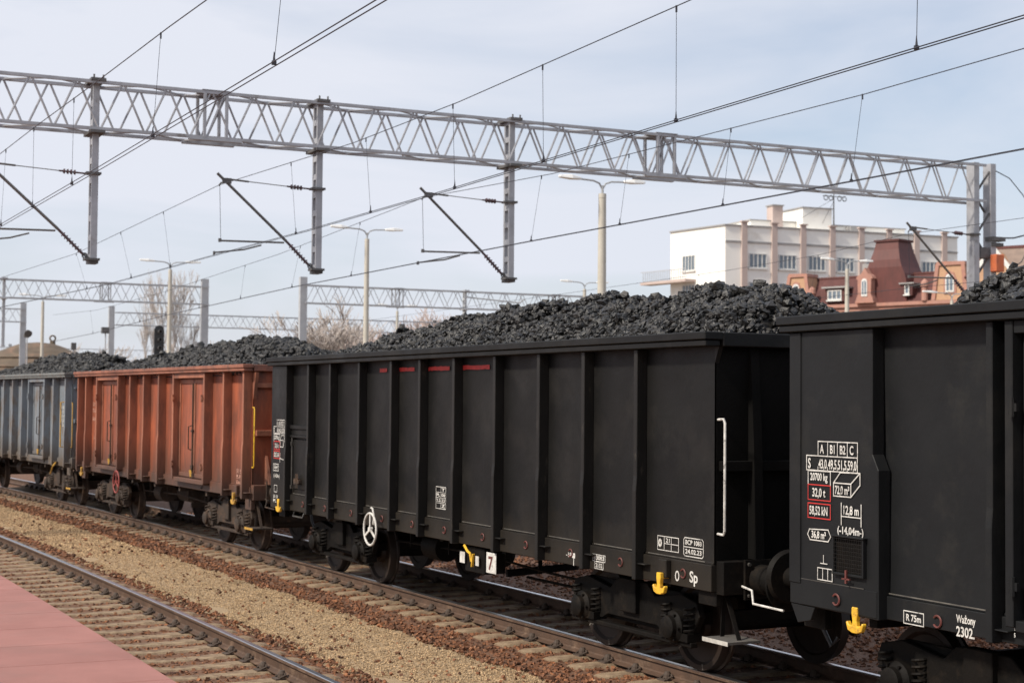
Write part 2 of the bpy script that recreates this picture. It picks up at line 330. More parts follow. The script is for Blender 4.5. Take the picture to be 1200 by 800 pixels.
ONES = ['', 'first', 'second', 'third', 'fourth', 'fifth', 'sixth', 'seventh', 'eighth', 'ninth', 'tenth', 'eleventh', 'twelfth', 'thirteenth', 'fourteenth', 'fifteenth', 'sixteenth', 'seventeenth', 'eighteenth', 'nineteenth']
TENS = ['', '', 'twenty', 'thirty', 'forty', 'fifty', 'sixty', 'seventy', 'eighty', 'ninety']
def ordinal(n): return ONES[n] if n < 20 else (TENS[n//10][:-1]+'ieth' if n % 10 == 0 else TENS[n//10]+'-'+ONES[n % 10])
def shows(x, y, z):
    d = Vector((x, y, z-CH)); f = d.dot(F); return f > 1 and abs(d.dot(R2)/f*FPX) < 600 and abs(d.dot(U2)/f*FPX) < 400
def lay(xc, s0, s1, dz_, label, group):
    p = sleeper_proto(label, True); p['group'] = group
    k = 0
    for s in np.arange(s0, s1, .6):
        if not any(shows(xc+cx(s)+q, s, -.18) for q in (-1.3, -.65, 0, .65, 1.3)): continue
        k += 1; o = p if k == 1 else copy_tree(p)
        o['label'] = label % ordinal(k)
        o.location = (xc+cx(s)+RNG.uniform(-.015, .015), s+RNG.uniform(-.02, .02), RNG.uniform(-.006, .004)); o.rotation_euler = (0, 0, -math.atan(dcx(s))+RNG.uniform(-.008, .008))
lay(T1, 11.2, 36, 0, 'dusty concrete sleeper of the empty track, %s from the bottom edge of the photo', 'sleepers of the empty track')
lay(T2, 8.4, 53, 0, 'dusty concrete sleeper under the coal train, %s from the lower right of the photo', 'sleepers under the train')

# loose stones
def scatter(x0, x1, s0, s1, dens, smin, smax, z, falloff=True, ragged=.12, avoid=()):
    n = int((x1-x0)*(s1-s0)*dens); X = RNG.uniform(x0, x1, n); S = RNG.uniform(s0, s1, n)
    keep = np.ones(n, bool)
    if falloff: keep &= RNG.uniform(size=n) < np.clip((16/np.maximum(S, 16))**1.1, .2, 1)
    e = .5*np.sin(S*1.7+1)+.5*np.sin(S*.83+2)+.6*np.sin(S*4.1); keep &= (X > x0+ragged*(.5+.5*e)) & (X < x1-ragged*(.5-.4*e)*RNG.uniform(0, 1.4, n))
    for a, b in avoid: keep &= ~((X > a) & (X < b))
    for xc, so in ((T1, 11.2), (T2, 8.4)): d_ = np.abs(((S-so+.3) % .6)-.3); keep &= ~((np.abs(X-xc) < 1.31) & (d_ < .13) & (RNG.uniform(size=n) < .86))
    X, S = X[keep], S[keep]; sz = RNG.uniform(smin, smax, len(X))*np.where(S > 30, 1.5, 1)
    return np.stack([X+cxa(S), S, z+sz*.25+RNG.uniform(-.01, .012, len(X))], 1), sz
for nm, lab, zones in (('ballast_stones', 'rust stained crushed stones around the rail of the empty track', [(2.95, 6.3, 11, 42, 300, .020, .036, -.222)]),
                       ('ballast_stones', 'rust stained crushed stones along and under the coal train', [(7.78, 9.0, 9, 56, 330, .020, .036, -.222), (9.1, 10.5, 9, 40, 90, .022, .036, -.222), (10.6, 15.5, 12, 40, 110, .025, .042, -.225), (5.9, 8.0, 12, 40, 14, .016, .032, -.218)])):
    PP, SS = zip(*[scatter(a, b, c, d, e, f, g_, h, avoid=((5.30, 5.46), (8.99, 9.1), (10.5, 10.6))) for a, b, c, d, e, f, g_, h in zones])
    V, Fc = lumps(np.concatenate(PP), np.concatenate(SS), ico=False); tag(soup(nm, V, Fc, 'stone'), lab, 'ballast', kind='stuff')
P_, S_ = scatter(6.0, 7.95, 13, 58, 2300, .006, .0135, -.228, ragged=.45)
V, Fc = lumps(P_, S_, ico=False); tag(soup('gravel', V, Fc, 'tanstone'), 'tan pea gravel spread between the two tracks', 'gravel', kind='stuff')

# ------------------------------------------------------------------ lettering helpers (flat on a wagon side, seen from -x)
def text_mesh(body, font_h, xs=1.0):
    cu = bpy.data.curves.new('txt', 'FONT'); cu.body = body; cu.size = 1; cu.resolution_u = 3
    cu.offset = .022
    to = bpy.data.objects.new('txt', cu); COL.objects.link(to)
    dg = bpy.context.evaluated_depsgraph_get(); dg.update()
    me = bpy.data.meshes.new_from_object(to.evaluated_get(dg)); v = [tuple(p.co) for p in me.vertices]; f = [tuple(p.vertices) for p in me.polygons]
    bpy.data.objects.remove(to); bpy.data.curves.remove(cu); bpy.data.meshes.remove(me)
    k = font_h/.70
    return [(a*k*xs, b*k) for a, b, _ in v], f
class Marks:
    """collects flat marks on plane x; ys: local y decreases to the right of the viewer"""
    def __init__(s, x): s.x = x; s.m = MB()
    def text(s, body, y, z, h, w=None, xs=.7):
        v, f = text_mesh(body, h, xs)
        if w is not None:
            mxx = max(p[0] for p in v); mnx = min(p[0] for p in v); q = w/(mxx-mnx); v = [((a-mnx)*q, b) for a, b in v]
        s.m.add([(s.x, y-a, z+b) for a, b in v], f); return s
    def line(s, a, b, w=.008):
        (y0, z0), (y1, z1) = a, b; d = math.hypot(y1-y0, z1-z0); ny, nz_ = -(z1-z0)/d*w/2, (y1-y0)/d*w/2
        ey, ez = (y1-y0)/d*w/2*.98, (z1-z0)/d*w/2*.98
        s.m.add([(s.x, y0-ey-ny, z0-ez-nz_), (s.x, y1+ey-ny, z1+ez-nz_), (s.x, y1+ey+ny, z1+ez+nz_), (s.x, y0-ey+ny, z0-ez+nz_)], [(0, 1, 2, 3)])
        s.x -= .00015; return s
    def poly(s, pts, w=.008, close=True):
        for i in range(len(pts) - (0 if close else 1)): s.line(pts[i], pts[(i+1) % len(pts)], w)
        return s
    def rect(s, y0, y1, z0, z1, w=.008): return s.poly([(y0, z0), (y1, z0), (y1, z1), (y0, z1)], w)
    def fill(s, y0, y1, z0, z1): s.m.add([(s.x, y0, z0), (s.x, y1, z0), (s.x, y1, z1), (s.x, y0, z1)], [(0, 1, 2, 3)]); return s
    def done(s, name, m, parent, label=None):
        o = obj(name, s.m, m, parent, fixn=False)
        if label: o['label'] = label
        return o

# ------------------------------------------------------------------ bogie
def bogie(parent, y, um, dz=0):
    b = MB(); b.box(-1.0, 1.0, y-.18, y+.18, .62, .80); b.cyl((0, y, .8), (0, y, .93), .25, .25, 14); b.box(-.95, .95, y-1.12, y-1.02, .5, .62); b.box(-.95, .95, y+1.02, y+1.12, .5, .62)
    B = obj('bogie', b, um, parent)
    for sx in (-1, 1):
        m = MB(); pr = [(-1.28, .60), (-1.22, .74), (-.95, .80), (-.45, .72), (-.3, .84), (.3, .84), (.45, .72), (.95, .80), (1.22, .74), (1.28, .60), (1.16, .40), (.62, .36), (.50, .42), (-.50, .42), (-.62, .36), (-1.16, .40)]
        m.prism([(y+a, z) for a, z in pr], sx*.96, sx*1.04); m.box(sx*1.0, sx*1.09, y-1.2, y+1.2, .285, .335)
        m.box(sx*.98, sx*1.10, y-.16, y+.16, .5, .86); m.box(sx*.93, sx*.955, y-1.0, y+1.0, .36, .80)
        obj('side_frame', m, um, B, bevel=.008)
    for ya in (y-.925, y+.925):
        m = MB(); m.cyl((-1.0, ya, .46), (1.0, ya, .46), .08, .08, 12); obj('axle', m, um, B, smooth=True)
        for sx in (-1, 1):
            m = MB()
            m.lathe([(-sx*.03 if 0 else 0, .0)] + [(q*sx, r) for q, r in ((.69, .10), (.69, .38), (.675, .40), (.675, .488), (.705, .488), (.715, .462), (.81, .455), (.81, .40), (.775, .37), (.76, .16), (.82, .14), (.82, 0))][0:] , (0, ya, .46), 'x', 36)
            obj('wheel', m, 'wheel_rust' if um != 'under' else 'wheel_dark', B, smooth=True)
            a = MB(); a.lathe([(sx*.90, .0), (sx*.90, .17), (sx*1.12, .165), (sx*1.15, .135), (sx*1.155, .12), (sx*1.20, .115), (sx*1.215, .09), (sx*1.215, 0)], (0, ya, .47), 'x', 18)
            for k in range(6):
                t = k*math.pi/3; a.cyl((sx*1.14, ya+.142*math.cos(t), .47+.142*math.sin(t)), (sx*1.165, ya+.142*math.cos(t), .47+.142*math.sin(t)), .014, .014, 6)
            a.box(sx*.95, sx*1.12, ya-.26, ya+.26, .34, .42)
            obj('axle_box', a, um, B, smooth=True)
            for dy in (-.21, .21):
                sp_ = MB(); pts = [(sx*1.05+.062*math.cos(t*.9), ya+dy+.062*math.sin(t*.9), .42+.27*t/34) for t in np.linspace(0, 34, 60)]
                sp_.tube(pts, .014, 5); obj('spring', sp_, um, B)
            if sx < 0:
                for q in (-.2, .9):
                  w = MB(); w.add([(-.8125, ya+.40*math.sin(q+d)*(1), .46-r_*math.cos(q+d)) if 0 else (-.813, ya+r_*math.sin(q+d), .46-r_*math.cos(q+d)) for r_, d in ((.39, -.02), (.39, .02), (.452, .018), (.452, -.018))], [(0, 1, 2, 3)])
                  obj('wheel_mark', w, 'pale_line', B)
    return B
M['wheel_rust'] = mat('rusty_wheel', (.05, .03, .02), (.032, .02, .014), 5, .6, metal=.3, c3=(.13, .08, .05), c3scale=3)
M['wheel_dark'] = mat('dark_rusty_wheel', (.03, .019, .014), (.018, .012, .009), 5, .55, metal=.3)

def hook(parent, y, z, x, m='yellow', scale=1.0):
    """rope hook: shank with a two-armed curved foot"""
    h = MB(); q = scale
    poly = [(-.035, .0), (.035, 0), (.038, -.05), (.026, -.11), (.032, -.155), (.075, -.15), (.098, -.12), (.112, -.135), (.088, -.195), (.03, -.215), (-.03, -.215), (-.088, -.195), (-.112, -.135), (-.098, -.12), (-.075, -.15), (-.032, -.155), (-.026, -.11), (-.038, -.05)]
    h.prism([(y+a*q, z+b*q) for a, b in poly], x, x-.045); h.box(x, x+.1, y-.03, y+.03, z-.06*q, z)
    return obj('rope_hook', h, m, parent, bevel=.006)
def buffer(parent, sx, yend, d, ln, z, um):
    b = MB(); b.box(sx*.875-.19, sx*.875+.19, yend, yend+d*.03, z-.19, z+.19)
    pr = [(0, .145), (ln*.30, .14), (ln*.32, .125), (ln*.62, .12), (ln*.62, .10), (ln*.90, .10)]
    b.lathe([(0, 0)] + [(d*(.03+a), r) for a, r in pr] + [(d*(.03+ln*.9), 0)], (sx*.875, yend, z), 'y', 24)
    B = obj('buffer', b, um, parent, smooth=True)
    h = MB(); h.lathe([(d*ln*.90, 0), (d*ln*.90, .235), (d*(ln-.025), .26), (d*(ln-.012), .25), (d*ln, 0)], (sx*.875, yend, z), 'y', 32); obj('buffer_head', h, um, B, smooth=True)
    bo = MB()
    for a in (-.15, .15):
        for c in (-.15, .15): bo.cyl((sx*.875+a, yend+d*.03, z+c), (sx*.875+a, yend+d*.055, z+c), .018, .018, 6)
    obj('bolt', bo, 'worn', B)
    return B

# ------------------------------------------------------------------ open wagon
def wagon(name, label, sc, s0, s1, zt, zb, ribs, paint, ribm, rimm, um, doors=(), bufs=(.6, .6), bogies=None, end_grab='white', hooks=(), hook_m='yellow',
          corner=None, ring_m='darkred', rings=True, group='coal wagons of the train', grab_z=(1.5, 2.6), xr=-1.45, rim_h=.14, side_x=-1.325, near_bay=True):
    L = lambda s: s-sc
    y0, y1 = L(s0), L(s1)
    W = thing(name, label, 'wagon', (T2+cx(sc), sc, 0), -math.atan(dcx(sc)), group)
    sx = side_x
    sh = MB(); rl = sorted([L(q) for q in ribs]+[y0, y1]); ys = []; amp = []
    for a, b in zip(rl[:-1], rl[1:]):
        nseg = 9; k_ = random.uniform(.5, 1.25)*min(1, (b-a)); door_ = any(L(da)-.1 < (a+b)/2 < L(db)+.1 for da, db in doors)
        for i in range(nseg): q = i/nseg; ys.append(a+(b-a)*q); amp.append(0 if door_ else .017*k_*math.sin(math.pi*q))
    ys.append(y1); amp.append(0); nz_ = 13; zs = [1.2+(zt-.05-1.2)*i/(nz_-1) for i in range(nz_)]
    for yq, am in zip(ys, amp):
        for zq in zs: w_ = (zq-1.2)/(zt-1.25); sh.v.append((sx+am*max(0, math.sin(math.pi*w_))**.7*(1+.35*math.sin(yq*3.1+zq*4.3)), yq, zq))
    sh.f = [(i*nz_+j, (i+1)*nz_+j, (i+1)*nz_+j+1, i*nz_+j+1) for i in range(len(ys)-1) for j in range(nz_-1)]
    obj('side_panel', sh, paint, W, smooth=True)
    sh = MB(); sh.box(-sx-.02, -sx, y0, y1, 1.2, zt-.05)
    for s in ribs: sh.box(-sx, -xr, L(s)-.035, L(s)+.035, 1.0, zt-.14)
    obj('side_panel', sh, paint, W)
    obj('floor', MB().box(sx+.03, -sx-.02, y0+.02, y1-.02, 1.16, 1.21), um, W)
    for yy, d in ((y0, 1), (y1, -1)):
        paint_e, rib_e = (('endshade', 'endshade') if um == 'under' else (paint, ribm)); e = MB(); e.box(sx+.021, -sx-.021, yy, yy+d*.02, 1.2, zt-.06); E_ = obj('end_panel', e, paint_e, W)
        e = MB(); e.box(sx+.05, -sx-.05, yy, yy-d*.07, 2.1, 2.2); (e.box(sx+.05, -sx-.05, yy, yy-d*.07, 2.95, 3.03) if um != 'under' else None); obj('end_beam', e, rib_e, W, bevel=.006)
        for px_ in (-.875, -.2, .2, .875):
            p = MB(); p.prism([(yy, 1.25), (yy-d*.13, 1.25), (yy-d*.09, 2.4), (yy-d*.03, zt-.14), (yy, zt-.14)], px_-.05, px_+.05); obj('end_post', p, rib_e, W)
        p = MB(); p.prism([(yy+.0, zt-.14), (yy-d*.07, zt-.14), (yy, zt-.30)], sx, sx+.05); obj('corner_gusset', p, ribm, W)
        p = MB(); p.box(-1.3, 1.3, yy-d*.001, yy-d*.12, .92+(zb-.945), 1.24); p.box(-1.3, -1.22, yy+d*.001, yy+d*.3, .8, 1.0); obj('buffer_beam', p, ribm if um != 'under' else 'under', W, bevel=.006)
    # rim
    r = MB()
    for q in (-1, 1):
        r.box(q*(abs(xr)+.075), q*1.31, y0-.12, y1+.12, zt-rim_h*.55, zt); r.box(q*(abs(xr)+.055), q*1.33, y0-.10, y1+.10, zt-rim_h, zt-rim_h*.55-.004)
    for yy, d in ((y0, 1), (y1, -1)): r.box(-1.309, 1.309, yy-d*.12, yy+d*.08, zt-rim_h, zt-.003)
    obj('top_rim', r, rimm, W, bevel=.008)
    # sill
    s_ = MB(); s_.box(sx-.035, sx+.05, y0, y1, zb, 1.2); s_.box(sx-.010, sx, y0+.004, y1-.004, 1.2, 1.225); obj('side_sill', s_, paint, W, bevel=.006)
    obj('side_sill', MB().box(-sx+.035, -sx-.05, y0, y1, zb, 1.2), paint, W)
    if um == 'under':
        rr = sorted(list(ribs)+[s0+.03, s1-.7], reverse=True)
        for a, b in zip(rr[:-1], rr[1:]):
            if a-b > .5 and not any(da-.1 < (a+b)/2 < db+.1 for da, db in doors): obj('sill_edge_highlight', MB().box(sx-.0105, sx-.016, L(b)+.10, L(a)-.09, 1.216, 1.2255), 'pale_line', W)  # pale strip painted as the light caught by the sill's upper edge
    # ribs
    for i, s in enumerate(ribs):
        y = L(s); m = MB()
        m.prism([(sx, zt-rim_h-.004), (xr, zt-rim_h-.004), (xr, 2.0), (xr-.012, 1.85), (xr-.012, zb-.005), (sx-.02, zb-.005), (sx-.02, 1.22), (sx, 1.24)], y-.034, y+.034, 'y')
        m.box(xr+.01, sx-.03, y-.17, y-.034, 1.10, 1.112)
        obj('rib', m, ribm, W, bevel=.006)
    # lashing rings
    if rings:
        rr = sorted(list(ribs)+[s0], reverse=True)
        for a, b in zip(rr[:-1], rr[1:]):
            if a-b < .5: continue
            y = L(a+(b-a)*.62); t = MB(); t.torus((sx-.042, y, 1.075), .042, .0085, 'x', 14, 5, rad(35), rad(325))
            obj('lashing_ring', t, ring_m, W, smooth=True)
    # doors
    for (a, b) in doors:
        y_a, y_b = L(a), L(b); mid = (y_a+y_b)/2
        f = MB()
        for yy in (y_a, y_b): f.box(sx, xr-.01, yy-.04, yy+.04, 1.15, zt-rim_h-.004)
        f.box(sx, xr+.002, y_a+.04, y_b-.04, zt-rim_h-.10, zt-rim_h-.004); f.box(sx-.036, xr+.01, y_a+.04, y_b-.04, 1.12, 1.2)
        D_ = obj('door_frame', f, ribm, W, bevel=.006)
        for lo, hi in ((y_a+.06, mid-.015), (mid+.015, y_b-.06)):
            d = MB(); d.box(sx, sx-.03, lo, hi, 1.22, zt-rim_h-.12)
            dl = obj('door', d, paint, W, bevel=.005)
            d = MB(); d.box(sx-.03, sx-.05, lo, lo+.06, 1.22, zt-rim_h-.12); d.box(sx-.03, sx-.05, hi-.06, hi, 1.22, zt-rim_h-.12)
            d.box(sx-.03, sx-.05, lo+.06, hi-.06, zt-rim_h-.2, zt-rim_h-.12); d.box(sx-.03, sx-.05, lo+.06, hi-.06, 1.22, 1.30)
            obj('door_stiffener', d, ribm, dl, bevel=.004)
        h = MB(); h.cyl((sx-.07, mid, 1.25), (sx-.07, mid, zt-rim_h-.2), .014, .014, 8); h.box(sx-.04, sx-.09, mid-.05, mid+.05, 1.4, 1.46); h.box(sx-.04, sx-.09, mid-.05, mid+.05, 2.1, 2.14)
        h.beam((sx-.09, mid, 1.38), (sx-.11, mid-.16, 1.22), .03, .03); h.tube([(sx-.05, mid+.12, 1.75), (sx-.11, mid+.12, 1.77), (sx-.11, mid+.12, 2.2), (sx-.05, mid+.12, 2.22)], .012, 6)
        obj('door_bolt', h, um, W)
        k = MB(); k.beam((sx-.115, mid-.03, 1.36), (sx-.125, mid-.13, 1.24), .035, .03); obj('door_lever_tip', k, 'dullyellow' if um != 'under' else 'worn', W)
        for yy, q in ((y_a, 1), (y_b, -1)):
            for zz in (1.45, 2.75):
                h = MB(); h.cyl((xr-.03, yy+q*.055, zz-.07), (xr-.03, yy+q*.055, zz+.07), .022, .022, 8); h.box(xr, xr-.03, yy, yy+q*.1, zz-.03, zz+.03); obj('hinge', h, ribm, W)
    # grab rail on the near end, by the corner
    gz0, gz1 = grab_z
    g_ = MB(); g_.tube([(-1.29, y0-.01, gz1), (-1.31, y0-.13, gz1+.005), (-1.31, y0-.15, gz1-.03), (-1.31, y0-.15, gz0+.03), (-1.31, y0-.13, gz0), (-1.29, y0-.01, gz0)], .0125, 8)
    obj('grab_rail', g_, end_grab, W, smooth=True)
    # under frame
    u = MB(); u.box(-.2, .2, y0+.15, y1-.15, .82, 1.15)
    for q in np.linspace(y0+.9, y1-.9, 7): u.box(-1.26, 1.26, q-.05, q+.05, .9, 1.14)
    obj('centre_sill', u, um, W)
    u = MB(); yc = (y0+y1)/2
    u.lathe([(-.5, 0), (-.5, .1), (-.46, .17), (.46, .17), (.5, .1), (.5, 0)], (-.35, yc+.4, .70), 'y', 20); obj('air_reservoir', u, um, W, smooth=True)
    u = MB(); u.lathe([(-.3, 0), (-.3, .19), (.2, .19), (.25, .1), (.3, 0)], (-.6, yc+1.5, .68), 'y', 20); obj('brake_cylinder', u, um, W, smooth=True)
    u = MB(); u.tube([(-.7, y0+1.2, .62), (-.72, yc-2, .66), (-.7, yc, .72), (-.7, y1-1.3, .62)], .018, 6); u.tube([(-.5, y0+1.2, .5), (-.5, yc-1, .5)], .02, 6); u.tube([(.6, y0+1.2, .55), (.6, y1-1.2, .55)], .02, 6)
    for q in (yc-1.7, yc-.6, yc+.9, yc+2.2): u.beam((-.7, q, .62), (-.7, q, .92), .05, .02)
    u.beam((-.75, yc-.9, .55), (.3, yc-.9, .6), .05, .09); obj('brake_rigging', u, um, W)
    for b in (bogies or (y0+1.95, y1-1.95)): bogie(W, b, um)
    buffer(W, -1, y0-.12, -1, bufs[0]-.12, 1.06+(zb-.945), um); buffer(W, 1, y0-.12, -1, bufs[0]-.12, 1.06+(zb-.945), um)
    buffer(W, -1, y1+.12, 1, bufs[1]-.12, 1.06+(zb-.945), um); buffer(W, 1, y1+.12, 1, bufs[1]-.12, 1.06+(zb-.945), um)
    # coupler and hose
    c = MB(); c.box(-.06, .06, y0-.12, y0-.32, 1.0, 1.09); c.torus((0, y0-.42, .98), .1, .022, 'x', 18, 6); obj('coupler', c, um, W, smooth=True)
    c = MB(); c.tube([(-.3, y0-.12, .95), (-.3, y0-.25, .9), (-.28, y0-.33, .6), (-.24, y0-.42, .42), (-.18, y0-.45, .5)], .024, 8); obj('air_hose', c, 'signal', W, smooth=True)
    # shunter's step on the near corner
    st = MB(); st.box(-1.36, -.98, y0-.28, y0+.14, .475, .50); ST = obj('step', st, um if um != 'under' else 'steptop', W)
    st = MB(); st.box(-1.363, -1.36, y0-.28, y0+.14, .465, .505); obj('step_edge', st, 'stepedge' if um == 'under' else 'dullyellow', ST)
    st = MB()
    for q in (y0-.2, y0+.08): st.beam((-1.17, q, .50), (-1.17, y0+.05, .98), .045, .012)
    obj('step_hanger', st, um, ST)
    st = MB(); st.tube([(-1.08, y0-.12, 1.0), (-1.12, y0-.33, .985), (-1.2, y0-.46, .88), (-1.2, y0-.92, .87)], .011, 6); obj('shunter_handle', st, 'white' if um == 'under' else um, W, smooth=True)
    for hy, hz in hooks: hook(W, L(hy), hz, sx-.10, hook_m); obj('hook_bracket', MB().box(sx-.036, sx-.10, L(hy)-.07, L(hy)+.07, hz-.05, hz+.13), paint, W, bevel=.008)
    return W, L
M['steptop'] = mat('step_tread', (.10, .09, .08), (.07, .065, .06), 12, .7, bump=.4, bscale=60)
M['stepedge'] = mat('step_edge_paint', (.5, .48, .44), (.35, .33, .3), 12, .6)

SHX = -1.325
def sp(s, z, x):                                     # measured on x=-1.45, moved to plane x
    f = (T2+x)/(T2-1.45); return s*f, CH+(z-CH)*f

# --- W2, nearest wagon on the right
S2C = 5.03
W2, L2 = wagon('coal_wagon', 'black open wagon at the right edge with large white lettering on its corner plate', S2C, -1.37, 11.47, 3.53, 1.012,
               [9.01, 6.2, 5.3, 4.3, 1.9, .9, -.4], 'blk2', 'blk2', 'blk2', 'under', doors=[(6.7, 8.8), (2.2, 4.1)], bufs=(.6, .83), hooks=((10.56, 1.08),), rings=False)
cp = MB(); a, b = L2(11.47), L2(10.35)
cp.prism([(a, 1.015), (a, 3.385), (b, 3.385), (b, 2.35), (b-.075, 2.22), (b-.075, 1.005)], -1.45, SHX-.001)
obj('corner_plate', cp, 'blk2', W2, bevel=.006)
obj('corner_post', MB().box(-1.462, -1.4505, a-.16, a-.003, 1.2, 3.38), 'blk2', W2, bevel=.004)
obj('corner_foot', MB().prism([(a, 1.01), (a-.34, 1.008), (a-.28, .89), (a-.1, .85)], -1.44, -1.40), 'blk2', W2, bevel=.004)
obj('sill_plate', MB().box(-1.456, -1.4503, L2(10.29)-.0, a-.17, 1.02, 1.235), 'blk2', W2, bevel=.006)
for sring in (10.80,): obj('lashing_ring', MB().torus((-1.47, L2(sring), 1.115), .045, .009, 'x', 14, 5, rad(35), rad(325)), 'darkred', W2, smooth=True)
q = sp(9.57, 1.09, SHX-.04); obj('lashing_ring', MB().torus((SHX-.045, L2(q[0]), q[1]), .045, .009, 'x', 14, 5, rad(35), rad(325)), 'darkred', W2, smooth=True)
def X2(m): return Marks(m)
PX = -1.4585
# load table
def table(mk, y, z, w, h, cells, row2, lead):
    cw = w/4
    mk.rect(y, y-w, z, z+h, .009); 
    for i in range(1, 4): mk.line((y-cw*i, z), (y-cw*i, z+h), .007)
    for i, t in enumerate(cells): mk.text(t, y-cw*i-cw*.22, z+h*.2, h*.58, None, .72)
    mk.rect(y+.16, y-w, z-h, z, .009)
    for i in range(0, 4): mk.line((y-cw*i, z-h), (y-cw*i, z-h*.75), .007)
    for i, t in enumerate(row2): mk.text(t, y-cw*i-cw*.06, z-h*.84, h*.62, cw*.86)
    mk.text(lead, y+.14, z-h*.86, h*.68, None, .72)
mk = Marks(PX); table(mk, L2(11.06), 2.315, .53, .125, ['A', 'B1', 'B2', 'C'], ['43,0', '49,5', '51,5', '59,0'], 'S'); mk.done('load_table', 'white', W2, 'white load limit table with columns A, B1, B2, C')
mk = Marks(PX); y = L2(11.20)
mk.text('20700 kg', y-.03, 2.105, .062, .24); mk.poly([(y, 2.07), (y, 2.185), (y-.31, 2.185), (y-.31, 2.07)], .009, close=False)
mk.text('32,0 t', y-.06, 1.965, .072, .18); mk.text('58,52 kN', y-.02, 1.81, .072, .25)
mk.poly([(y-.02+0, 1.68), (y+.005-.0, 1.635), (y-.03, 1.59), (y-.28, 1.59), (y-.315, 1.635), (y-.28, 1.69)], .009); mk.text('36,8 m²', y-.05, 1.61, .06, .2)
by, bz = L2(10.845), 1.985
mk.poly([(by, bz), (by-.23, bz), (by-.23, bz+.11), (by, bz+.11)], .010); mk.poly([(by, bz+.11), (by-.09, bz+.20), (by-.35, bz+.205), (by-.35, bz+.105), (by-.23, bz)], .010, close=False); mk.line((by-.23, bz+.11), (by-.35, bz+.205), .010)
mk.text('72,0 m³', by-.02, bz+.02, .068, .19)
mk.line((L2(10.74), 1.75), (L2(10.74), 1.93), .009); mk.line((L2(10.48), 1.75), (L2(10.48), 1.93), .009); mk.line((L2(10.74), 1.82), (L2(10.48), 1.82), .009); mk.text('12,8 m', L2(10.71), 1.84, .072, .2)
mk.text('(-14,04m-)', L2(10.79), 1.675, .060, .34)
mk.line((L2(10.98), 1.47), (L2(10.98), 1.40), .008); mk.line((L2(11.02), 1.40), (L2(10.93), 1.40), .008)
mk.rect(L2(11.06), L2(10.86), 1.24+.02, 1.36, .008); mk.line((L2(10.99), 1.26), (L2(10.99), 1.36), .007); mk.line((L2(10.92), 1.26), (L2(10.92), 1.36), .007)
mk.rect(L2(11.03), L2(10.93), 1.145, 1.215, .004) if 0 else None
mk.done('data_lettering', 'white', W2, 'white tare, length and volume lettering')
mk = Marks(PX); mk.poly([(y, 2.065), (y-.31, 2.065), (y-.31, 1.935), (y, 1.935)], .009); mk.rect(y, y-.31, 1.78, 1.905, .009); mk.done('red_frame', 'red', W2, 'red frames round the brake weights')
obj('seam_line', MB().box(-1.4575, -1.456, L2(10.45), a-.17, 1.238, 1.246), 'worn', W2)
sx_ = SHX-.0375
q0, q1 = sp(9.96, 1.12, SHX-.035), sp(9.73, 1.03, SHX-.035)
mk = Marks(sx_); yy, zz = L2(q0[0]), q1[1]; mk.rect(yy, yy-.235, zz, zz+.10, .008); mk.text('R 75m', yy-.03, zz+.025, .052, .175)
q0 = sp(9.36, 1.16, SHX-.035); yy, zz = L2(q0[0]), q0[1]; mk.text('Ważony', yy, zz-.045, .058, .21); mk.text('2302.', yy, zz-.15, .075, .2); mk.done('sill_lettering', 'white', W2, 'white sill lettering R 75m, Ważony 2302.')
q0 = sp(8.68, 1.19, SHX-.035); mk = Marks(xr_ := -1.4375); mk.text('1', L2(q0[0]), 1.13, .03); mk.text('5', L2(q0[0]), 1.08, .03); mk.done('sill_lettering', 'white', W2, 'tiny white figures by the door')
# wire-mesh card holder on the corner plate
h0 = L2(10.83); ch = MB(); ch.box(-1.4505, -1.49, h0, h0-.02, 1.33, 1.645); ch.box(-1.4505, -1.49, h0-.39, h0-.41, 1.33, 1.645); ch.box(-1.4505, -1.49, h0-.021, h0-.389, 1.33, 1.35); ch.box(-1.4505, -1.50, h0+.01, h0-.42, 1.647, 1.662)
CHO = obj('card_holder', ch, 'blk2', W2, bevel=.003)
gm = MB()
for i in range(13): gm.box(-1.485, -1.4875, h0-.03-i*.029, h0-.0325-i*.029, 1.35, 1.645)
for i in range(9): gm.box(-1.488, -1.4895, h0-.021, h0-.389, 1.37+i*.033, 1.3725+i*.033)
obj('wire_mesh', gm, 'blkrib', CHO); obj('back_plate', MB().box(-1.4505, -1.4575, h0-.021, h0-.389, 1.351, 1.644), 'under', CHO); obj('latch', MB().box(-1.49, -1.505, h0-.19, h0-.21, 1.27, 1.38).box(-1.49, -1.505, h0-.15, h0-.25, 1.30, 1.312), 'darkred', CHO)

# --- W1, the long black wagon in the middle
S1C = 19.15
RB1 = [24.83, 23.80, 22.85, 21.68, 20.50, 19.53, 18.47, 17.32, 16.20, 15.18, 14.10]
W1, L1 = wagon('coal_wagon', 'long black ribbed open wagon in the middle with white handwheel and red painted dashes', S1C, 12.86, 25.50, 3.445, .945,
               RB1, 'blk', 'blkrib', 'blk', 'under', bufs=(.58, .55), bogies=(14.80-S1C, 23.28-S1C), hooks=((13.62, 1.06), (25.09, 1.11)))
a = L1(25.50)
obj('corner_plate', MB().prism([(a, .95), (a, 3.30), (L1(24.80), 3.30), (L1(24.80), .95)], -1.452, SHX-.001), 'blk', W1, bevel=.006)
mk = Marks(-1.4545)
table(mk, L1(25.22), 2.30, .38, .11, ['A', 'B1', 'B2', 'C'], ['43,0', '49,5', '51,5', '59,0'], 'S')
y = L1(25.36); mk.text('20700 kg', y-.02, 2.09, .062, .24); mk.poly([(y, 2.06), (y, 2.175), (y-.29, 2.175), (y-.29, 2.06)], .012, close=False)
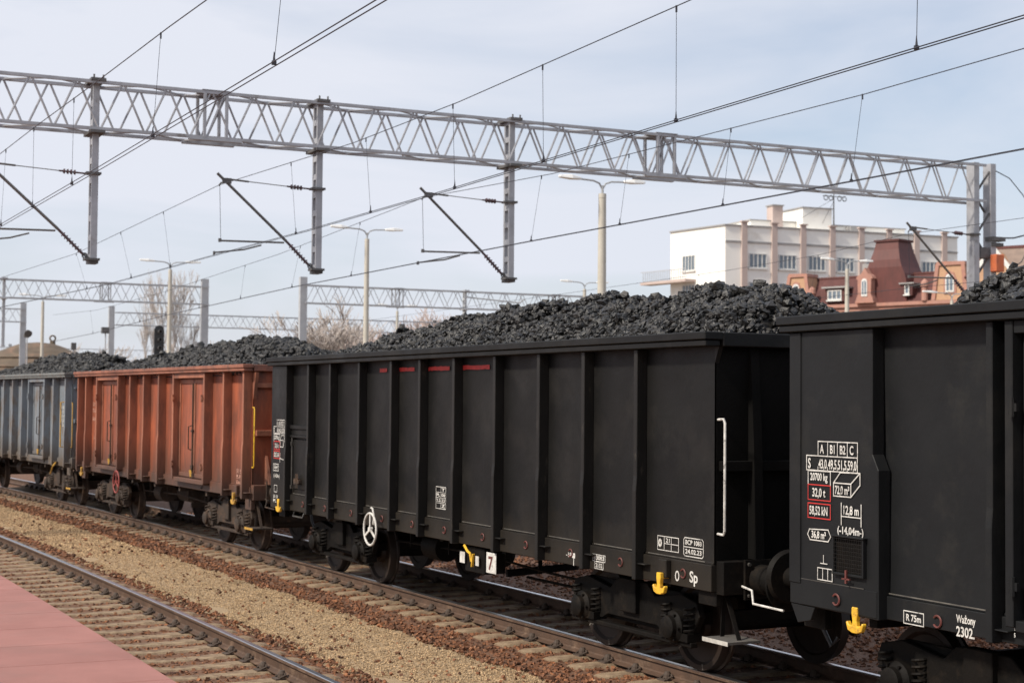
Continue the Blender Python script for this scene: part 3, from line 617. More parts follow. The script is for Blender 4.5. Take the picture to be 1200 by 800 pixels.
mk.text('32,0 t', y-.05, 1.95, .072, .18); mk.text('58,52 kN', y-.02, 1.80, .072, .24); mk.rect(y, y-.25, 1.57, 1.68, .012); mk.text('36,8 m²', y-.03, 1.60, .06, .19)
by, bz = y-.32, 1.97; mk.poly([(by, bz), (by-.15, bz), (by-.15, bz+.11), (by, bz+.11)], .012); mk.poly([(by, bz+.11), (by-.06, bz+.19), (by-.2, bz+.19), (by-.2, bz+.09), (by-.15, bz)], .012, close=False)
mk.line((by, 1.72), (by, 1.87), .012); mk.line((by-.19, 1.66), (by-.19, 1.82), .012); mk.line((by, 1.78), (by-.19, 1.76), .012); mk.text('(-14,04m-)', y-.02, 1.46, .06, .3)
mk.rect(y-.06, y-.2, 1.22, 1.33, .010); mk.text('31 51', y-.02, 1.12, .05, .22); mk.text('PL', y-.02, 1.05, .05, .15)
mk.done('data_lettering', 'white', W1, 'white lettering on the far corner plate')
mk = Marks(-1.4545); mk.poly([(y, 2.055), (y-.29, 2.055), (y-.29, 1.925), (y, 1.925)], .014); mk.rect(y, y-.29, 1.775, 1.895, .014); mk.done('red_frame', 'red', W1, 'red frames round the brake weights')
# hatch in the first bay
hy0, hy1 = L1(24.79), L1(23.85)
obj('bay_rail', MB().box(SHX, SHX-.06, hy1, hy0, 2.27, 2.33).box(SHX, SHX-.06, hy1, hy0, 2.13, 2.17).box(SHX, SHX-.03, hy1, hy0, 2.17, 2.27), 'blk', W1, bevel=.006)
obj('side_hatch', MB().box(SHX, SHX-.02, hy1+.04, hy0-.04, 1.3, 2.1), 'blk', W1, bevel=.006)
obj('hatch_hinge', MB().cyl((SHX-.04, hy0-.07, 1.3), (SHX-.04, hy0-.07, 2.14), .014).box(SHX, SHX-.06, hy0-.05, hy0-.09, 1.3, 1.36).box(SHX, SHX-.06, hy0-.05, hy0-.09, 2.0, 2.06), 'worn', W1)
obj('hatch_latch', MB().box(SHX-.02, SHX-.08, hy0-.30, hy0-.5, 1.40, 1.46).beam((SHX-.07, hy0-.38, 1.55), (SHX-.09, hy0-.44, 1.32), .04, .03).cyl((SHX-.02, hy0-.36, 1.43), (SHX-.1, hy0-.36, 1.43), .05, .05, 10), 'rustunder', W1)
# red dashes along the top
mk = Marks(SHX-.0025)
for a_, b_ in ((20.86, 20.60), (20.36, 19.66), (19.30, 18.56), (18.24, 17.42)):
    p0, p1 = sp(a_, 3.175, SHX), sp(b_, 3.17, SHX)
    n = 14; top = []; bot = []
    for i in range(n+1):
        s_ = p0[0]+(p1[0]-p0[0])*i/n; top.append((mk.x, L1(s_), p0[1]+.026+random.uniform(-.005, .004))); bot.append((mk.x, L1(s_), p0[1]-.028+random.uniform(-.004, .005)))
    mk.m.add(top+bot, [(i, i+1, n+2+i, n+1+i) for i in range(n)])
mk.done('red_paint_dash', 'red', W1, 'hand painted red dashes under the rim')
# small lettering
def box_table(Wn, Ln, s, z, w, h, rows, cols, texts, x, m='white', name='marking_table'):
    mk = Marks(x); y = Ln(s); mk.rect(y, y-w, z, z+h, .008)
    for i in range(1, rows): mk.line((y, z+h*i/rows), (y-w, z+h*i/rows), .006)
    for i in range(1, cols): mk.line((y-w*i/cols, z), (y-w*i/cols, z+h), .006)
    for (r, c, t) in texts: mk.text(t, y-w*c/cols-w/cols*.12, z+h*(rows-1-r)/rows+h/rows*.25, h/rows*.55, w/cols*.76)
    return mk.done(name, m, Wn)
q = sp(18.93, 1.36, SHX); box_table(W1, L1, q[0], q[1], .30, .285, 4, 2, [(0, 1, 'T'), (1, 0, 'PL'), (1, 1, '08'), (2, 0, '3.5'), (2, 1, '22'), (3, 1, 'Z')], SHX-.0025)
q = sp(13.645, 1.29, SHX); mk = Marks(SHX-.0025); y, z = L1(q[0]), q[1]; mk.rect(y, y-.38, z, z+.14, .008); mk.line((y-.12, z), (y-.12, z+.14), .008); mk.line((y-.12, z+.07), (y-.38, z+.07), .007); mk.line((y-.25, z), (y-.25, z+.14), .007)
mk.text('21', y-.15, z+.085, .04, .07); mk.poly([(y-.045+.022*math.cos(t), z+.07+.03*math.sin(t)) for t in np.linspace(0, 5.5, 8)], .022); mk.done('marking_table', 'white', W1)
q = sp(13.18, 1.27, SHX); mk = Marks(SHX-.0025); y, z = L1(q[0]), q[1]; mk.poly([(y, z+.02), (y, z+.16), (y-.02, z+.18), (y-.32, z+.18), (y-.34, z+.16), (y-.34, z+.02), (y-.32, z), (y-.02, z)], .009); mk.line((y, z+.09), (y-.34, z+.09), .008)
mk.text('BCP 1083', y-.03, z+.115, .045, .28); mk.text('24.02.23', y-.03, z+.025, .045, .28); mk.done('date_plate', 'white', W1, 'white framed date lettering 24.02.23')
xs_ = SHX-.0375
q = sp(13.08, 1.045, SHX-.035); mk = Marks(xs_); mk.text('Sp', L1(q[0]), q[1]-.02, .105, .14); 
q = sp(13.33, 1.06, SHX-.035); mk.poly([(L1(q[0])-.035+.03*math.cos(t), q[1]+.045*math.sin(t)) for t in np.linspace(0, 2*math.pi, 13)[:-1]], .014)
q = sp(15.50, 1.02, SHX-.035); mk.text('-187', L1(q[0]), q[1]+.03, .05, .17); mk.fill(L1(q[0])-.14, L1(q[0])-.20, q[1]+.025, q[1]+.08); mk.line((L1(q[0])-.17, q[1]-.05), (L1(q[0])-.17, q[1]+.02), .012)
q = sp(14.92, 1.0, SHX-.035); y, z = L1(q[0]), q[1]; mk.rect(y, y-.26, z+.06, z+.13, .007); mk.text('83083', y-.02, z+.075, .045, .22); mk.rect(y-.04, y-.22, z-.02, z+.055, .007); mk.text('2132', y-.06, z-.005, .045, .14)
mk.done('sill_lettering', 'white', W1, 'white sill lettering Sp and small tables')
# white handwheel
def handwheel(Wn, Ln, s, z, m, rr=.225, x=-1.50):
    y = Ln(s); hw = MB(); hw.torus((x, y, z), rr, .016, 'x', 32, 8)
    for k in range(3): t = rad(90+120*k); hw.beam((x, y, z), (x, y+rr*math.cos(t), z+rr*math.sin(t)), .03, .015, (1, 0, 0))
    hw.cyl((x-.02, y, z), (x+.03, y, z), .035, .035, 12); Hh = obj('handwheel', hw, m, Wn, smooth=True)
    obj('spindle', MB().cyl((x+.03, y, z), (-.9, y, z), .02, .02, 8), 'under', Hh); return Hh
handwheel(W1, L1, 21.05, .925, 'white'); y = L1(20.93)
obj('wheel_bracket', MB().tube([(-1.50, y, 1.0), (-1.50, y-.02, 1.12), (-1.50, y+.03, 1.22), (-1.50, y+.09, 1.23)], .014, 6), 'white', W1, smooth=True)
# changeover gear under the sill: two plates and a yellow lever
q = L1(18.08); obj('gear_box', MB().box(-1.30, -1.0, q-.25, q+.3, .60, .92), 'under', W1, bevel=.01)
obj('lever_plate', MB().box(-1.335, -1.33, q+.24, q+.38, .70, .84), 'white', W1); obj('lever_plate', MB().box(-1.335, -1.33, q-.16, q-.07, .70, .82), 'white', W1)
obj('changeover_lever', MB().tube([(-1.345, q+.02, .74), (-1.35, q+.05, .84), (-1.35, q+.12, .86), (-1.35, q+.22, .93)], .017, 6).beam((-1.345, q+.0, .68), (-1.345, q-.03, .84), .03, .02), 'yellow', W1)
q = L1(17.45); obj('number_plate', MB().box(-1.40, -1.393, q-.13, q+.13, .66, .91), 'white', W1, bevel=.004)
mk = Marks(-1.4025); mk.text('7', q+.07, .705, .16, .12, ); mk.done('number_plate_digit', 'darkredbright', W1) if 0 else mk.done('plate_figure', 'darkred', W1)
obj('plate_arm', MB().beam((-1.385, q, .85), (-1.36, q+.05, 1.05), .03, .02), 'under', W1)
obj('handrail_bar', MB().tube([(-1.33, L1(24.65), .93), (-1.36, L1(24.65), .86), (-1.36, L1(24.2), .86), (-1.33, L1(24.2), .93)], .014, 6), 'worn', W1, smooth=True)

# --- orange wagon
RBO = [38.2, 34.35, 33.3, 32.2, 28.1]
WO, LO = wagon('coal_wagon', 'rusty orange open wagon with two pairs of side doors and a yellow grab rail', 33.0, 26.95, 39.0, 3.36, 1.0,
               RBO+[27.02, 38.95], 'orange', 'orange_rib', 'orange_rim', 'rustunder', doors=[(29.2, 31.15), (35.3, 37.15)], bufs=(.7, .6), end_grab='yellow', hooks=((27.56, 1.08), (38.6, 1.08)), hook_m='dullyellow', ring_m='rustunder', grab_z=(1.55, 2.6), rim_h=.12, side_x=-1.285)
handwheel(WO, LO, 35.05, .90, 'wheelred', .24, -1.52) if 'wheelred' in M else None
M['wheelred'] = mat('faded_red_wheel', (.34, .07, .06), (.26, .06, .05), 8, .6); handwheel(WO, LO, 35.05, .90, 'wheelred', .24, -1.52)
M['chalk'] = mat('faded_white_lettering', (.50, .30, .24), (.42, .2, .14), 8, .7)
mk = Marks(-1.29); mk.text('51 51 5', LO(27.75), 1.42, .07, .4); mk.text('PL-PKPC', LO(27.75), 1.32, .07, .4); mk.text('Eaos', LO(27.75), 1.2+.03, .06, .3)
mk.text('20 500', LO(38.1), 2.55, .08, .45); mk.text('72,0 m', LO(38.1), 2.40, .08, .4); mk.text('36,8', LO(38.1), 2.2, .08, .3); mk.text('14,04', LO(37.95), 1.75, .08, .4); mk.done('faded_lettering', 'chalk', WO)
obj('end_gusset', MB().prism([(LO(26.95), 1.25), (LO(26.95)-.25, 1.25), (LO(26.95), 1.75)], -1.05, -1.0), 'orange_rib', WO)
obj('end_lining', MB().prism([(LO(26.95), 3.2), (LO(26.95)-.16, 3.22), (LO(26.95)-.05, 2.75)], -1.30, -1.24), 'orange_rib', WO)

# --- blue-grey wagon
WG, LG = wagon('coal_wagon', 'faded blue grey open wagon at the left edge with a yellow grab rail', 46.3, 40.15, 52.7, 3.36, 1.0,
               [41.4, 44.8, 45.9, 47.0, 48.1, 40.22], 'grey', 'grey', 'grey_rim', 'rustunder', doors=[(42.3, 44.0), (49.4, 51.1)], bufs=(.6, .6), end_grab='dullyellow', hooks=(), ring_m='rustunder', rim_h=.12, side_x=-1.285)
obj('side_grab_rail', MB().tube([(-1.40, LG(40.42), 1.5), (-1.49, LG(40.42), 1.5), (-1.49, LG(40.42), 2.62), (-1.40, LG(40.42), 2.62)], .02, 6), 'dullyellow', WG, smooth=True)
obj('hook_bracket', MB().tube([(-1.40, LG(41.2), 1.08), (-1.52, LG(41.0), 1.0), (-1.50, LG(41.3), .8)], .022, 6), 'dullyellow', WG)
M['chalk2'] = mat('faded_pale_lettering', (.62, .62, .58), (.4, .42, .42), 8, .7)
mk = Marks(-1.29)
for i, t in enumerate(('A B C', 'S 43 59', '20 400', '72,0 m', '12,8')): mk.text(t, LG(41.15), 2.45-.11*i, .075, .45)
mk.done('faded_lettering', 'chalk2', WG)

# ------------------------------------------------------------------ coal
def heap(sc, s0, s1, zr, ridge, label, dens, mtl, smin=.045, smax=.115, half=1.31, corner=0, drop=.07):
    rs = np.array([r[0] for r in ridge]); rz = np.array([r[1] for r in ridge])-drop; o = np.argsort(rs); rs, rz = rs[o], rz[o]
    ph = RNG.uniform(0, 6, 8)
    def H(x, s):
        top = np.interp(s, rs, rz); e = np.minimum(s-s0, s1-s)
        prof = 1-np.abs(x/half)**1.7
        b = .055*np.sin(x*4.1+s*2.3+ph[0])+.04*np.sin(s*5.2-x*2+ph[1])+.03*np.sin(s*9.1+x*7+ph[2])
        return zr-.12+(top-zr+.07)*prof+b*np.clip(prof, 0, 1)-corner*np.clip((s-(s1-2.2))/2.0, 0, 1)*np.abs(x/half)
    n = int((s1-s0)*2*half*dens); X = RNG.uniform(-half, half, n); S = RNG.uniform(s0+.03, s1-.03, n)
    sz = smin+(smax-smin)*RNG.uniform(size=n)**1.8
    X = np.clip(X, -half+sz*.95, half-sz*.95); S = np.clip(S, s0+sz, s1-sz)
    Z = H(X, S)+RNG.uniform(-.05, .02, n)
    P_ = np.stack([X, S, Z], 1)
    n2 = n//90; P2 = P_[:n2].copy(); P2[:, 2] += .05; P_ = np.concatenate([P_, P2]); P_[n:, 0] *= .88; sz = np.concatenate([sz, RNG.uniform(smax*.85, smax*1.4, n2)])
    V, Fc = lumps(P_, sz, True, .42, .9)
    nx, ns = 14, int((s1-s0)/.2); gx = np.linspace(-half, half, nx); gs = np.linspace(s0+.02, s1-.02, ns); GX, GS = np.meshgrid(gx, gs); GZ = H(GX, GS)-.07
    B = np.stack([GX.ravel(), GS.ravel(), GZ.ravel()], 1); f = []
    for i in range(ns-1):
        for j in range(nx-1): q = i*nx+j; f += [(q, q+1, q+nx+1), (q, q+nx+1, q+nx)]
    Fc = np.concatenate([Fc, np.array(f)+len(V)]); V = np.concatenate([V, B])
    a = -math.atan(dcx(sc)); dy = V[:, 1]-sc; Xw = T2+cx(sc)+V[:, 0]*math.cos(a)-dy*math.sin(a); Yw = sc+V[:, 0]*math.sin(a)+dy*math.cos(a)
    return tag(soup('coal', np.stack([Xw, Yw, V[:, 2]], 1), Fc, mtl), label, 'coal', kind='stuff')
heap(19.15, 12.95, 25.4, 3.445, [(25.4, 3.1), (25.0, 3.40), (24.4, 3.66), (23.7, 3.86), (22.0, 4.01), (20.9, 4.06), (19.8, 4.14), (18.6, 4.2), (17.7, 4.15), (16.75, 4.22), (16.1, 4.12), (15.5, 4.11), (14.7, 4.14), (14.0, 4.18), (13.5, 4.05), (13.1, 3.84), (12.95, 3.6)], 'heaped black coal in the long black middle wagon', 950, 'coal', .016, .056, drop=.14)
heap(5.03, -1.2, 11.3, 3.53, [(11.3, 3.15), (11.1, 3.3), (10.9, 3.5), (10.65, 3.70), (10.4, 3.84), (10.2, 3.93), (9, 4.15), (7, 4.2), (4, 4.15), (1, 4.1), (-1, 3.6)], 'heaped black coal in the right hand wagon with white lettering', 760, 'coal', .016, .056, corner=.42, drop=.04)
heap(33.0, 27.05, 38.9, 3.36, [(38.9, 3.4), (38.3, 3.68), (36.5, 3.77), (35.4, 3.83), (33.4, 3.92), (31.7, 3.98), (29.3, 4.02), (28.3, 3.92), (27.6, 3.66), (27.2, 3.4), (27.05, 3.2)], 'heaped grey black coal in the rusty orange wagon', 380, 'coalfar', .028, .075)
heap(46.3, 40.25, 52.6, 3.36, [(52.6, 3.4), (52, 3.6), (48, 3.83), (46.4, 3.98), (42.5, 3.97), (41, 3.82), (40.4, 3.62), (40.25, 3.45)], 'heaped grey black coal in the blue grey wagon', 300, 'coalfar', .03, .08)

# ------------------------------------------------------------------ overhead gantries
def gantry(label, s, xa, xb, zt, h=1.05, posts=(), cols=(), m='galv', w=.64, per=.98, ch=.07, dg=.024, splices=(), post_z=5.68, low=-.4, wires=None, n=6, twin=True):
    g_ = thing('catenary_gantry', label, 'gantry', (0, s, 0), 0, 'overhead line gantries')
    zb_ = zt-h
    for yy in (-w/2, w/2):
        for zz in (zt, zb_): obj('chord', MB().box(xa, xb, yy-ch/2, yy+ch/2, zz-ch/2, zz+ch/2), m, g_)
    lc = MB(); N = int((xb-xa)/per)
    for yy, ph in ((-w/2, 0), (w/2, .5)):
        for i in range(N+1):
            x0 = xa+(i+ph)*per
            if x0+per > xb: break
            lc.cyl((x0+.02, yy, zb_), (x0+per/2-.02, yy, zt), dg, dg, n, False); lc.cyl((x0+per/2+.02, yy, zt), (x0+per-.02, yy, zb_), dg, dg, n, False)
    for i in range(N):
        x0 = xa+i*per; q = w/2 if i % 2 else -w/2
        for zz in (zt, zb_): lc.cyl((x0, -q, zz), (x0+per, q, zz), dg*.8, dg*.8, n, False)
    obj('lacing', lc, m, g_)
    for x in splices:
        sp_ = MB()
        for yy in (-w/2, w/2):
            sp_.box(x-.28, x-.22, yy-.04, yy+.04, zb_, zt); sp_.box(x+.22, x+.28, yy-.04, yy+.04, zb_, zt); sp_.box(x-.6, x+.6, yy-.055, yy+.055, zb_-.07, zb_-.04)
            sp_.cyl((x-.2, yy, zb_), (x+.2, yy, zt), dg, dg, n)
        sp_.box(x-.32, x+.32, -w/2-.05, w/2+.05, zt+.04, zt+.055)
        obj('splice', sp_, m, g_)
    for x in posts:
        p = MB()
        for yy in (-.13, .13): p.box(x-.07, x+.07, yy-.035, yy+.035, post_z, zt+.12)
        for zz in np.arange(post_z+.05, zt, .42): p.box(x-.066, x-.05, -.095, .095, zz, zz+.13); p.box(x+.05, x+.066, -.095, .095, zz, zz+.13)
        Pp = obj('hanging_post', p, m, g_)
        b = MB()
        dm_ = 'galvdark' if m == 'galv' else m
        for zz in (zt+.05, zb_-.06): obj('clamp_plate', MB().box(x-.16, x+.16, -w/2-.08, w/2+.08, zz-.03, zz+.03), dm_, Pp)
        for a_ in (-.1, .1): obj('bolt', MB().cyl((x+a_, -w/2-.06, zt+.08), (x+a_, -w/2-.06, zt+.15), .02, .02, 6), dm_, Pp)
        obj('foot_plate', MB().box(x-.1, x+.1, -.18, .18, post_z-.03, post_z+.06), dm_, Pp)
    for x, tall in cols:
        for q in ((0, 1) if twin else (0,)):
            xx = x+q*.62*(1 if tall > 0 else -1)
            c = MB(); e_ = .095 if twin else .22; c.box(xx-e_, xx+e_, -.16, -.145, low, zt+.1+.4*(not twin)); c.box(xx-e_, xx+e_, .145, .16, low, zt+.1+.4*(not twin)); c.box(xx-e_, xx-e_+.015, -.145, .145, low, zt+.1+.4*(not twin)); c.box(xx+e_-.015, xx+e_, -.145, .145, low, zt+.1) if q else None
            obj('column', c, m, g_)
        if not twin: continue
        b = MB(); dx = .62*(1 if tall > 0 else -1)
        zz = low+.3; k = 0
        while zz < zt-.5:
            b.beam((x+.1, -.1*(1 if k % 2 else -1), zz), (x+dx-.1, -.1*(1 if k % 2 else -1), zz+.55), .05, .05) if k % 2 else b.beam((x+dx-.1, .1, zz), (x+.1, .1, zz+.55), .05, .05)
            zz += .6; k += 1
        b.box(x+.14, x+dx-.14, -.15, .15, 6.95, 7.25)
        obj('column_brace', b, 'galvdark' if m == 'galv' else m, g_)
    return g_
GS = 34.67
G1 = gantry('large galvanised lattice gantry crossing above the coal train', GS, -3.2, 31.55, 9.58, 1.02, posts=(6.55, 11.66, 16.6), cols=((31.36, 1),), splices=(9.15, 20.9), per=.98)
for q in (-3.2,): obj('column', MB().box(q-.3, q+.3, -.2, .2, -.4, 9.6), 'galv', G1)
obj('switch_box', MB().box(31.83, 32.15, -.42, -.17, 6.55, 7.05), 'boxorange', G1, bevel=.02)
G2 = gantry('smaller distant lattice gantry left of the tall bare tree', 96.2, 5, 25.3, 9.62, 1.08, posts=(13.1,), cols=((25.1, .1),), m='galvfar', per=1.15, n=4, splices=(19,), twin=False)
G3 = gantry('distant lattice gantry behind the lamp mast and the coal heap', 91.2, 29.9, 62, 9.62, 1.08, posts=(40.6,), cols=((29.85, -.1),), m='galvfar', per=1.15, n=4, splices=(36, 47), twin=False)
G4 = gantry('low far lattice gantry spanning behind the tall bare tree', 127, 25.9, 62, 9.5, 1.0, cols=((25.6, .1),), m='galvfar', per=1.2, n=4, twin=False)
G5 = gantry('far gantry ending at a column at the left edge', 126.5, 5, 18.9, 9.5, 1.0, cols=((18.7, -.1),), m='galvfar', per=1.2, n=4, twin=False)
G6 = gantry('very far faint lattice gantry low on the left horizon', 235, 0, 66, 9.7, 1.6, m='galvfar', per=2.0, n=4, cols=((33, .1),), posts=(), twin=False)

# cantilever brackets under the hanging posts
def cantilever(label, x, s=GS, m='tube', k=1, y=-.05):
    t = thing('cantilever', label, 'cantilever', (x, s+y, 0), 0, 'cantilever brackets of the overhead line')
    obj('bracket_tube', MB().cyl((-.75, 0, 6.37), (-2.38, 0, 7.82), .033, .033, 8), m, t, smooth=True)
    i = MB(); a, b = Vector((-.22, 0, 5.86)), Vector((-.75, 0, 6.37)); i.cyl(a, b, .03, .03, 8)
    for j in range(7): c = a+(b-a)*(.12+.11*j); d = (b-a).normalized()*.012; i.cyl(c-d, c+d, .062, .05, 12)
    obj('insulator', i, 'insul', t, smooth=True)
    obj('hinge_link', MB().cyl((-.05, 0, 5.74), (-.22, 0, 5.86), .025).torus((-.17, 0, 5.82), .05, .018, 'y', 14, 5), 'galvdark', t)
    [obj('post_clamp', MB().box(-.2, .12, -.2, .06, zq, zq+.05), 'galvdark', t) for zq in (5.71, 7.58)]
    obj('stay_rod', MB().cyl((-.75, 0, 7.63), (-1.75, 0, 7.68), .010, .010, 6).cyl((-1.65, 0, 7.675), (-2.12, 0, 7.70), .022, .022, 8), m, t)
    i = MB(); a, b = Vector((-.18, 0, 7.605)), Vector((-.75, 0, 7.63)); i.cyl(a, b, .02, .02, 8)
    for j in range(4): c = a+(b-a)*(.42+.13*j); d = Vector((-.018, 0, 0)); i.cyl(c-d, c+d, .06, .045, 12)
    obj('insulator', i, 'insul', t, smooth=True)
    obj('wire_saddle', MB().box(-2.26, -2.06, -.04, .04, 7.60, 7.72).cyl((-2.28, 0, 7.62), (-2.34, 0, 7.54), .02), 'galvdark', t)
    obj('registration_tube', MB().cyl((-.80, 0, 6.33), (-2.30, 0, 6.30), .022, .022, 8).box(-2.33, -2.27, -.03, .03, 6.27, 6.35), m, t, smooth=True)
    obj('steady_arm', MB().cyl((-1.35, -.05, 6.24), (-1.75, -.05, 6.12), .018).cyl((-1.75, -.05, 6.12), (-2.44, -.05, 6.02), .018).box(-2.46, -2.42, -.08, -.02, 5.97, 6.05), m, t, smooth=True)
    obj('dropper_wire', MB().cyl((-2.32, 0, 7.56), (-2.28, 0, 6.33), .006, .006, 5), 'wire', t)
    return t
cantilever('slanting cantilever bracket under the leftmost hanging post, cut by the photo edge', 6.55)
cantilever('slanting cantilever bracket under the middle hanging post of the large gantry', 11.66)
cantilever('slanting cantilever bracket under the third hanging post, above the coal heap', 16.6)
cantilever('slanting cantilever bracket on the right column in front of the red roofs', 31.3)
cantilever('small far cantilever on the distant hanging post above the coal', 40.6, 91.0, m='galvfar')
# far cantilever seen low at the right, its arm reaching right of its post
cc = thing('cantilever', 'far cantilever bracket on the distant gantry pointing right above the coal', 'cantilever', (40.6, 91.3, 0), 0, 'cantilever brackets of the overhead line')
obj('bracket_tube', MB().cyl((.1, 0, 6.6), (4.3, 0, 9.3), .05, .05, 6), 'galvfar', cc); obj('stay_rod', MB().cyl((.1, 0, 9.3), (4.0, 0, 9.05), .045, .045, 6), 'galvfar', cc)

# wires
def overhead(name, label, contacts, cat, drops, r=.0065, rc=.0075, sep=.07):
    t = thing('overhead_line', label, 'overhead wires', tuple(contacts[0]), 0, 'overhead lines'); o = Vector(contacts[0])
    def resample(pts):
        out_ = []
        for a, b in zip(pts[:-1], pts[1:]):
            for i in range(6): q = i/6; out_.append(Vector(a)*(1-q)+Vector(b)*q-o)
        out_.append(Vector(pts[-1])-o); return out_
    for q in ((-sep/2, sep/2) if sep else (0,)):
        obj('contact_wire', MB().tube([p+Vector((q, 0, 0)) for p in resample(contacts)], r, 5), 'wire', t)
    obj('messenger_wire', MB().tube(resample(cat), rc, 5), 'wire', t)
    def at(pts, s):
        P_ = sorted(pts, key=lambda p: p[1])
        return Vector((float(np.interp(s, [p[1] for p in P_], [p[0] for p in P_])), s, float(np.interp(s, [p[1] for p in P_], [p[2] for p in P_]))))
    for s in drops:
        a, b = at(cat, s), at(contacts, s); d = MB(); d.cyl(a-o, b-o, .0035, .0035, 4)
        d.box((b-o).x-.022, (b-o).x+.022, (b-o).y-.012, (b-o).y+.012, (b-o).z-.01, (b-o).z+.03); d.cyl(b-o+Vector((0, 0, .03)), b-o+Vector((0, 0, .12)), .014, .004, 6)
        d.box((a-o).x-.009, (a-o).x+.009, (a-o).y-.009, (a-o).y+.009, (a-o).z-.07, (a-o).z+.01)
        obj('dropper', d, 'wire', t)
    return t
overhead('t1', 'overhead wires of the empty track crossing the upper left corner', [(4.75, -26, 6.0), (4.50, 11.8, 6.0), (4.33, 22.3, 6.0), (4.06, 34.67, 6.0), (1.5, 65, 5.98), (-3.5, 96, 6.0)],
         [(4.75, -26, 7.7), (4.66, 5, 7.42), (4.55, 17.3, 7.30), (4.47, 19.0, 7.30), (4.33, 23.0, 7.30), (4.21, 27.5, 7.36), (4.2, 34.67, 7.56), (1.3, 65, 7.1), (-3.4, 96, 7.6)], (8, 14.6, 19.4, 24.4, 27.7, 31), sep=.075)
overhead('t2', 'overhead wires above the coal train, thick where they leave at upper right', [(9.6, -26, 6.0), (9.46, 9.9, 6.0), (9.50, 15.2, 6.0), (9.52, 22, 5.98), (9.50, 29, 5.99), (9.42, 34.67, 6.02), (9.1, 45.7, 6.0), (8.0, 60.5, 6.0), (1.2, 96, 6.0)],
         [(9.6, -26, 7.6), (9.5, 5, 7.42), (9.5, 15, 7.34), (9.48, 21.6, 7.26), (9.40, 26, 7.27), (9.34, 34.67, 7.56), (8.6, 48, 7.05), (7.7, 62, 7.0), (1.2, 96, 7.6)], (11.2, 15.4, 18.8, 21.8, 25.4, 29.5, 39, 43, 48), sep=.07)
overhead('t3', 'overhead wires of the track behind the coal train', [(14.4, -26, 6.0), (14.4, 14.9, 6.0), (14.3, 21.5, 6.0), (14.15, 28.6, 6.0), (14.1, 34.67, 6.0), (14.06, 44.2, 6.0), (14.6, 62, 6.0), (15.6, 82, 6.0), (15.9, 96, 6.0)],
         [(14.6, -26, 7.6), (14.5, 5, 7.35), (14.47, 15.1, 7.3), (14.55, 18.4, 7.29), (14.45, 21.7, 7.29), (14.38, 28.0, 7.33), (14.32, 34.67, 7.59), (14.3, 46, 7.15), (14.6, 62, 6.95), (15.4, 80, 7.1), (15.9, 96, 7.6)], (14.8, 18.4, 21.7, 25, 28.5, 39, 44, 50, 56, 62, 68, 75, 82), sep=.06)
overhead('t6', 'thin overhead wires in front of the cream building', [(29.4, -26, 6.0), (29.1, 34.67, 6.0), (31.3, 59, 6.0), (34, 91, 6.0)], [(29.4, -26, 7.6), (28.95, 34.67, 7.5), (29.9, 40, 7.38), (30.5, 46, 7.35), (31.2, 59, 7.35), (34, 91, 7.6)], (40, 48), sep=0)
j = thing('jumper_cable', 'slack black cable looping from the right gantry column to the photo edge', 'cable', (32.1, GS-.1, 9.5))
obj('cable_run', MB().tube([(0, 0, 0), (.5, -.05, -.2), (.95, -.1, -.65), (1.4, -.15, -1.25), (1.9, -.2, -1.7)], .014, 6), 'wire', j)
obj('cable_run', MB().tube([(.08, 0, -1.95), (.6, -.1, -1.93), (1.3, -.2, -1.75), (2.2, -.3, -1.7)], .022, 6), 'wire', j)
obj('cable_run', MB().tube([(1.05, -.1, -1.88), (1.15, -.1, -2.2), (.9, -.1, -2.6), (.35, -.1, -2.95), (.1, -.1, -3.4)], .014, 6), 'wire', j)
obj('cable_clamp', MB().box(-.25, .25, -.15, .15, -2.05, -1.93).box(-.2, .2, -.12, .12, -2.2, -2.1), 'galvdark', j)

# ------------------------------------------------------------------ lamp masts
def lamp(label, x, s, z=10.0, arm=1.4, r=(.16, .105), heads=(1, 1), drop=.45):
    t = thing('lamp_mast', label, 'lamp post', (x, s, -.4), 0, 'twin arm concrete lamp masts')
    zz = z+.4
    obj('mast', MB().cyl((0, 0, 0), (0, 0, zz-.55), r[0], r[1], 14).cyl((0, 0, zz-.55), (0, 0, zz-.40), r[1]*1.06, r[1]*1.0, 14), 'conc', t, smooth=True)
    a = MB(); a.cyl((0, 0, zz-.4), (0, 0, zz-.12), .045, .045, 8)
    for q in (-1, 1): a.tube([(0, 0, zz-.25), (q*.12, 0, zz-.05), (q*.35, 0, zz+.03), (q*arm*.72, 0, zz+.06)], .032, 6)
    obj('bracket', a, 'lampmetal', t, smooth=True)
    for q in (-1, 1):
        h = MB(); L_ = arm*.62; x0 = q*arm*.62
        h.add([(x0, -.06, zz+.02), (x0, .06, zz+.02), (x0, .05, zz+.11), (x0, -.05, zz+.11), (x0+q*L_*.45, -.15, zz+.02), (x0+q*L_*.45, .15, zz+.02), (x0+q*L_*.45, .10, zz+.17), (x0+q*L_*.45, -.10, zz+.17), (x0+q*L_, -.08, zz+.05), (x0+q*L_, .08, zz+.05), (x0+q*L_, .06, zz+.14), (x0+q*L_, -.06, zz+.14)],
              [(0, 1, 2, 3), (0, 4, 5, 1), (1, 5, 6, 2), (2, 6, 7, 3), (3, 7, 4, 0), (4, 8, 9, 5), (5, 9, 10, 6), (6, 10, 11, 7), (7, 11, 8, 4), (8, 11, 10, 9)])
        obj('lamp_head', h, 'lampwhite', t, smooth=False, bevel=.02)
    return t
lamp('thick concrete lamp mast rising behind the long coal heap', 26.0, 46.9, 10.25, 1.35, (.19, .13))
lamp('slender twin lamp mast left of centre with both lamps in the sky', 24.84, 66.75, 10.4)
lamp('twin lamp mast in front of the tall bare tree', 21.0, 88.1, 10.35)
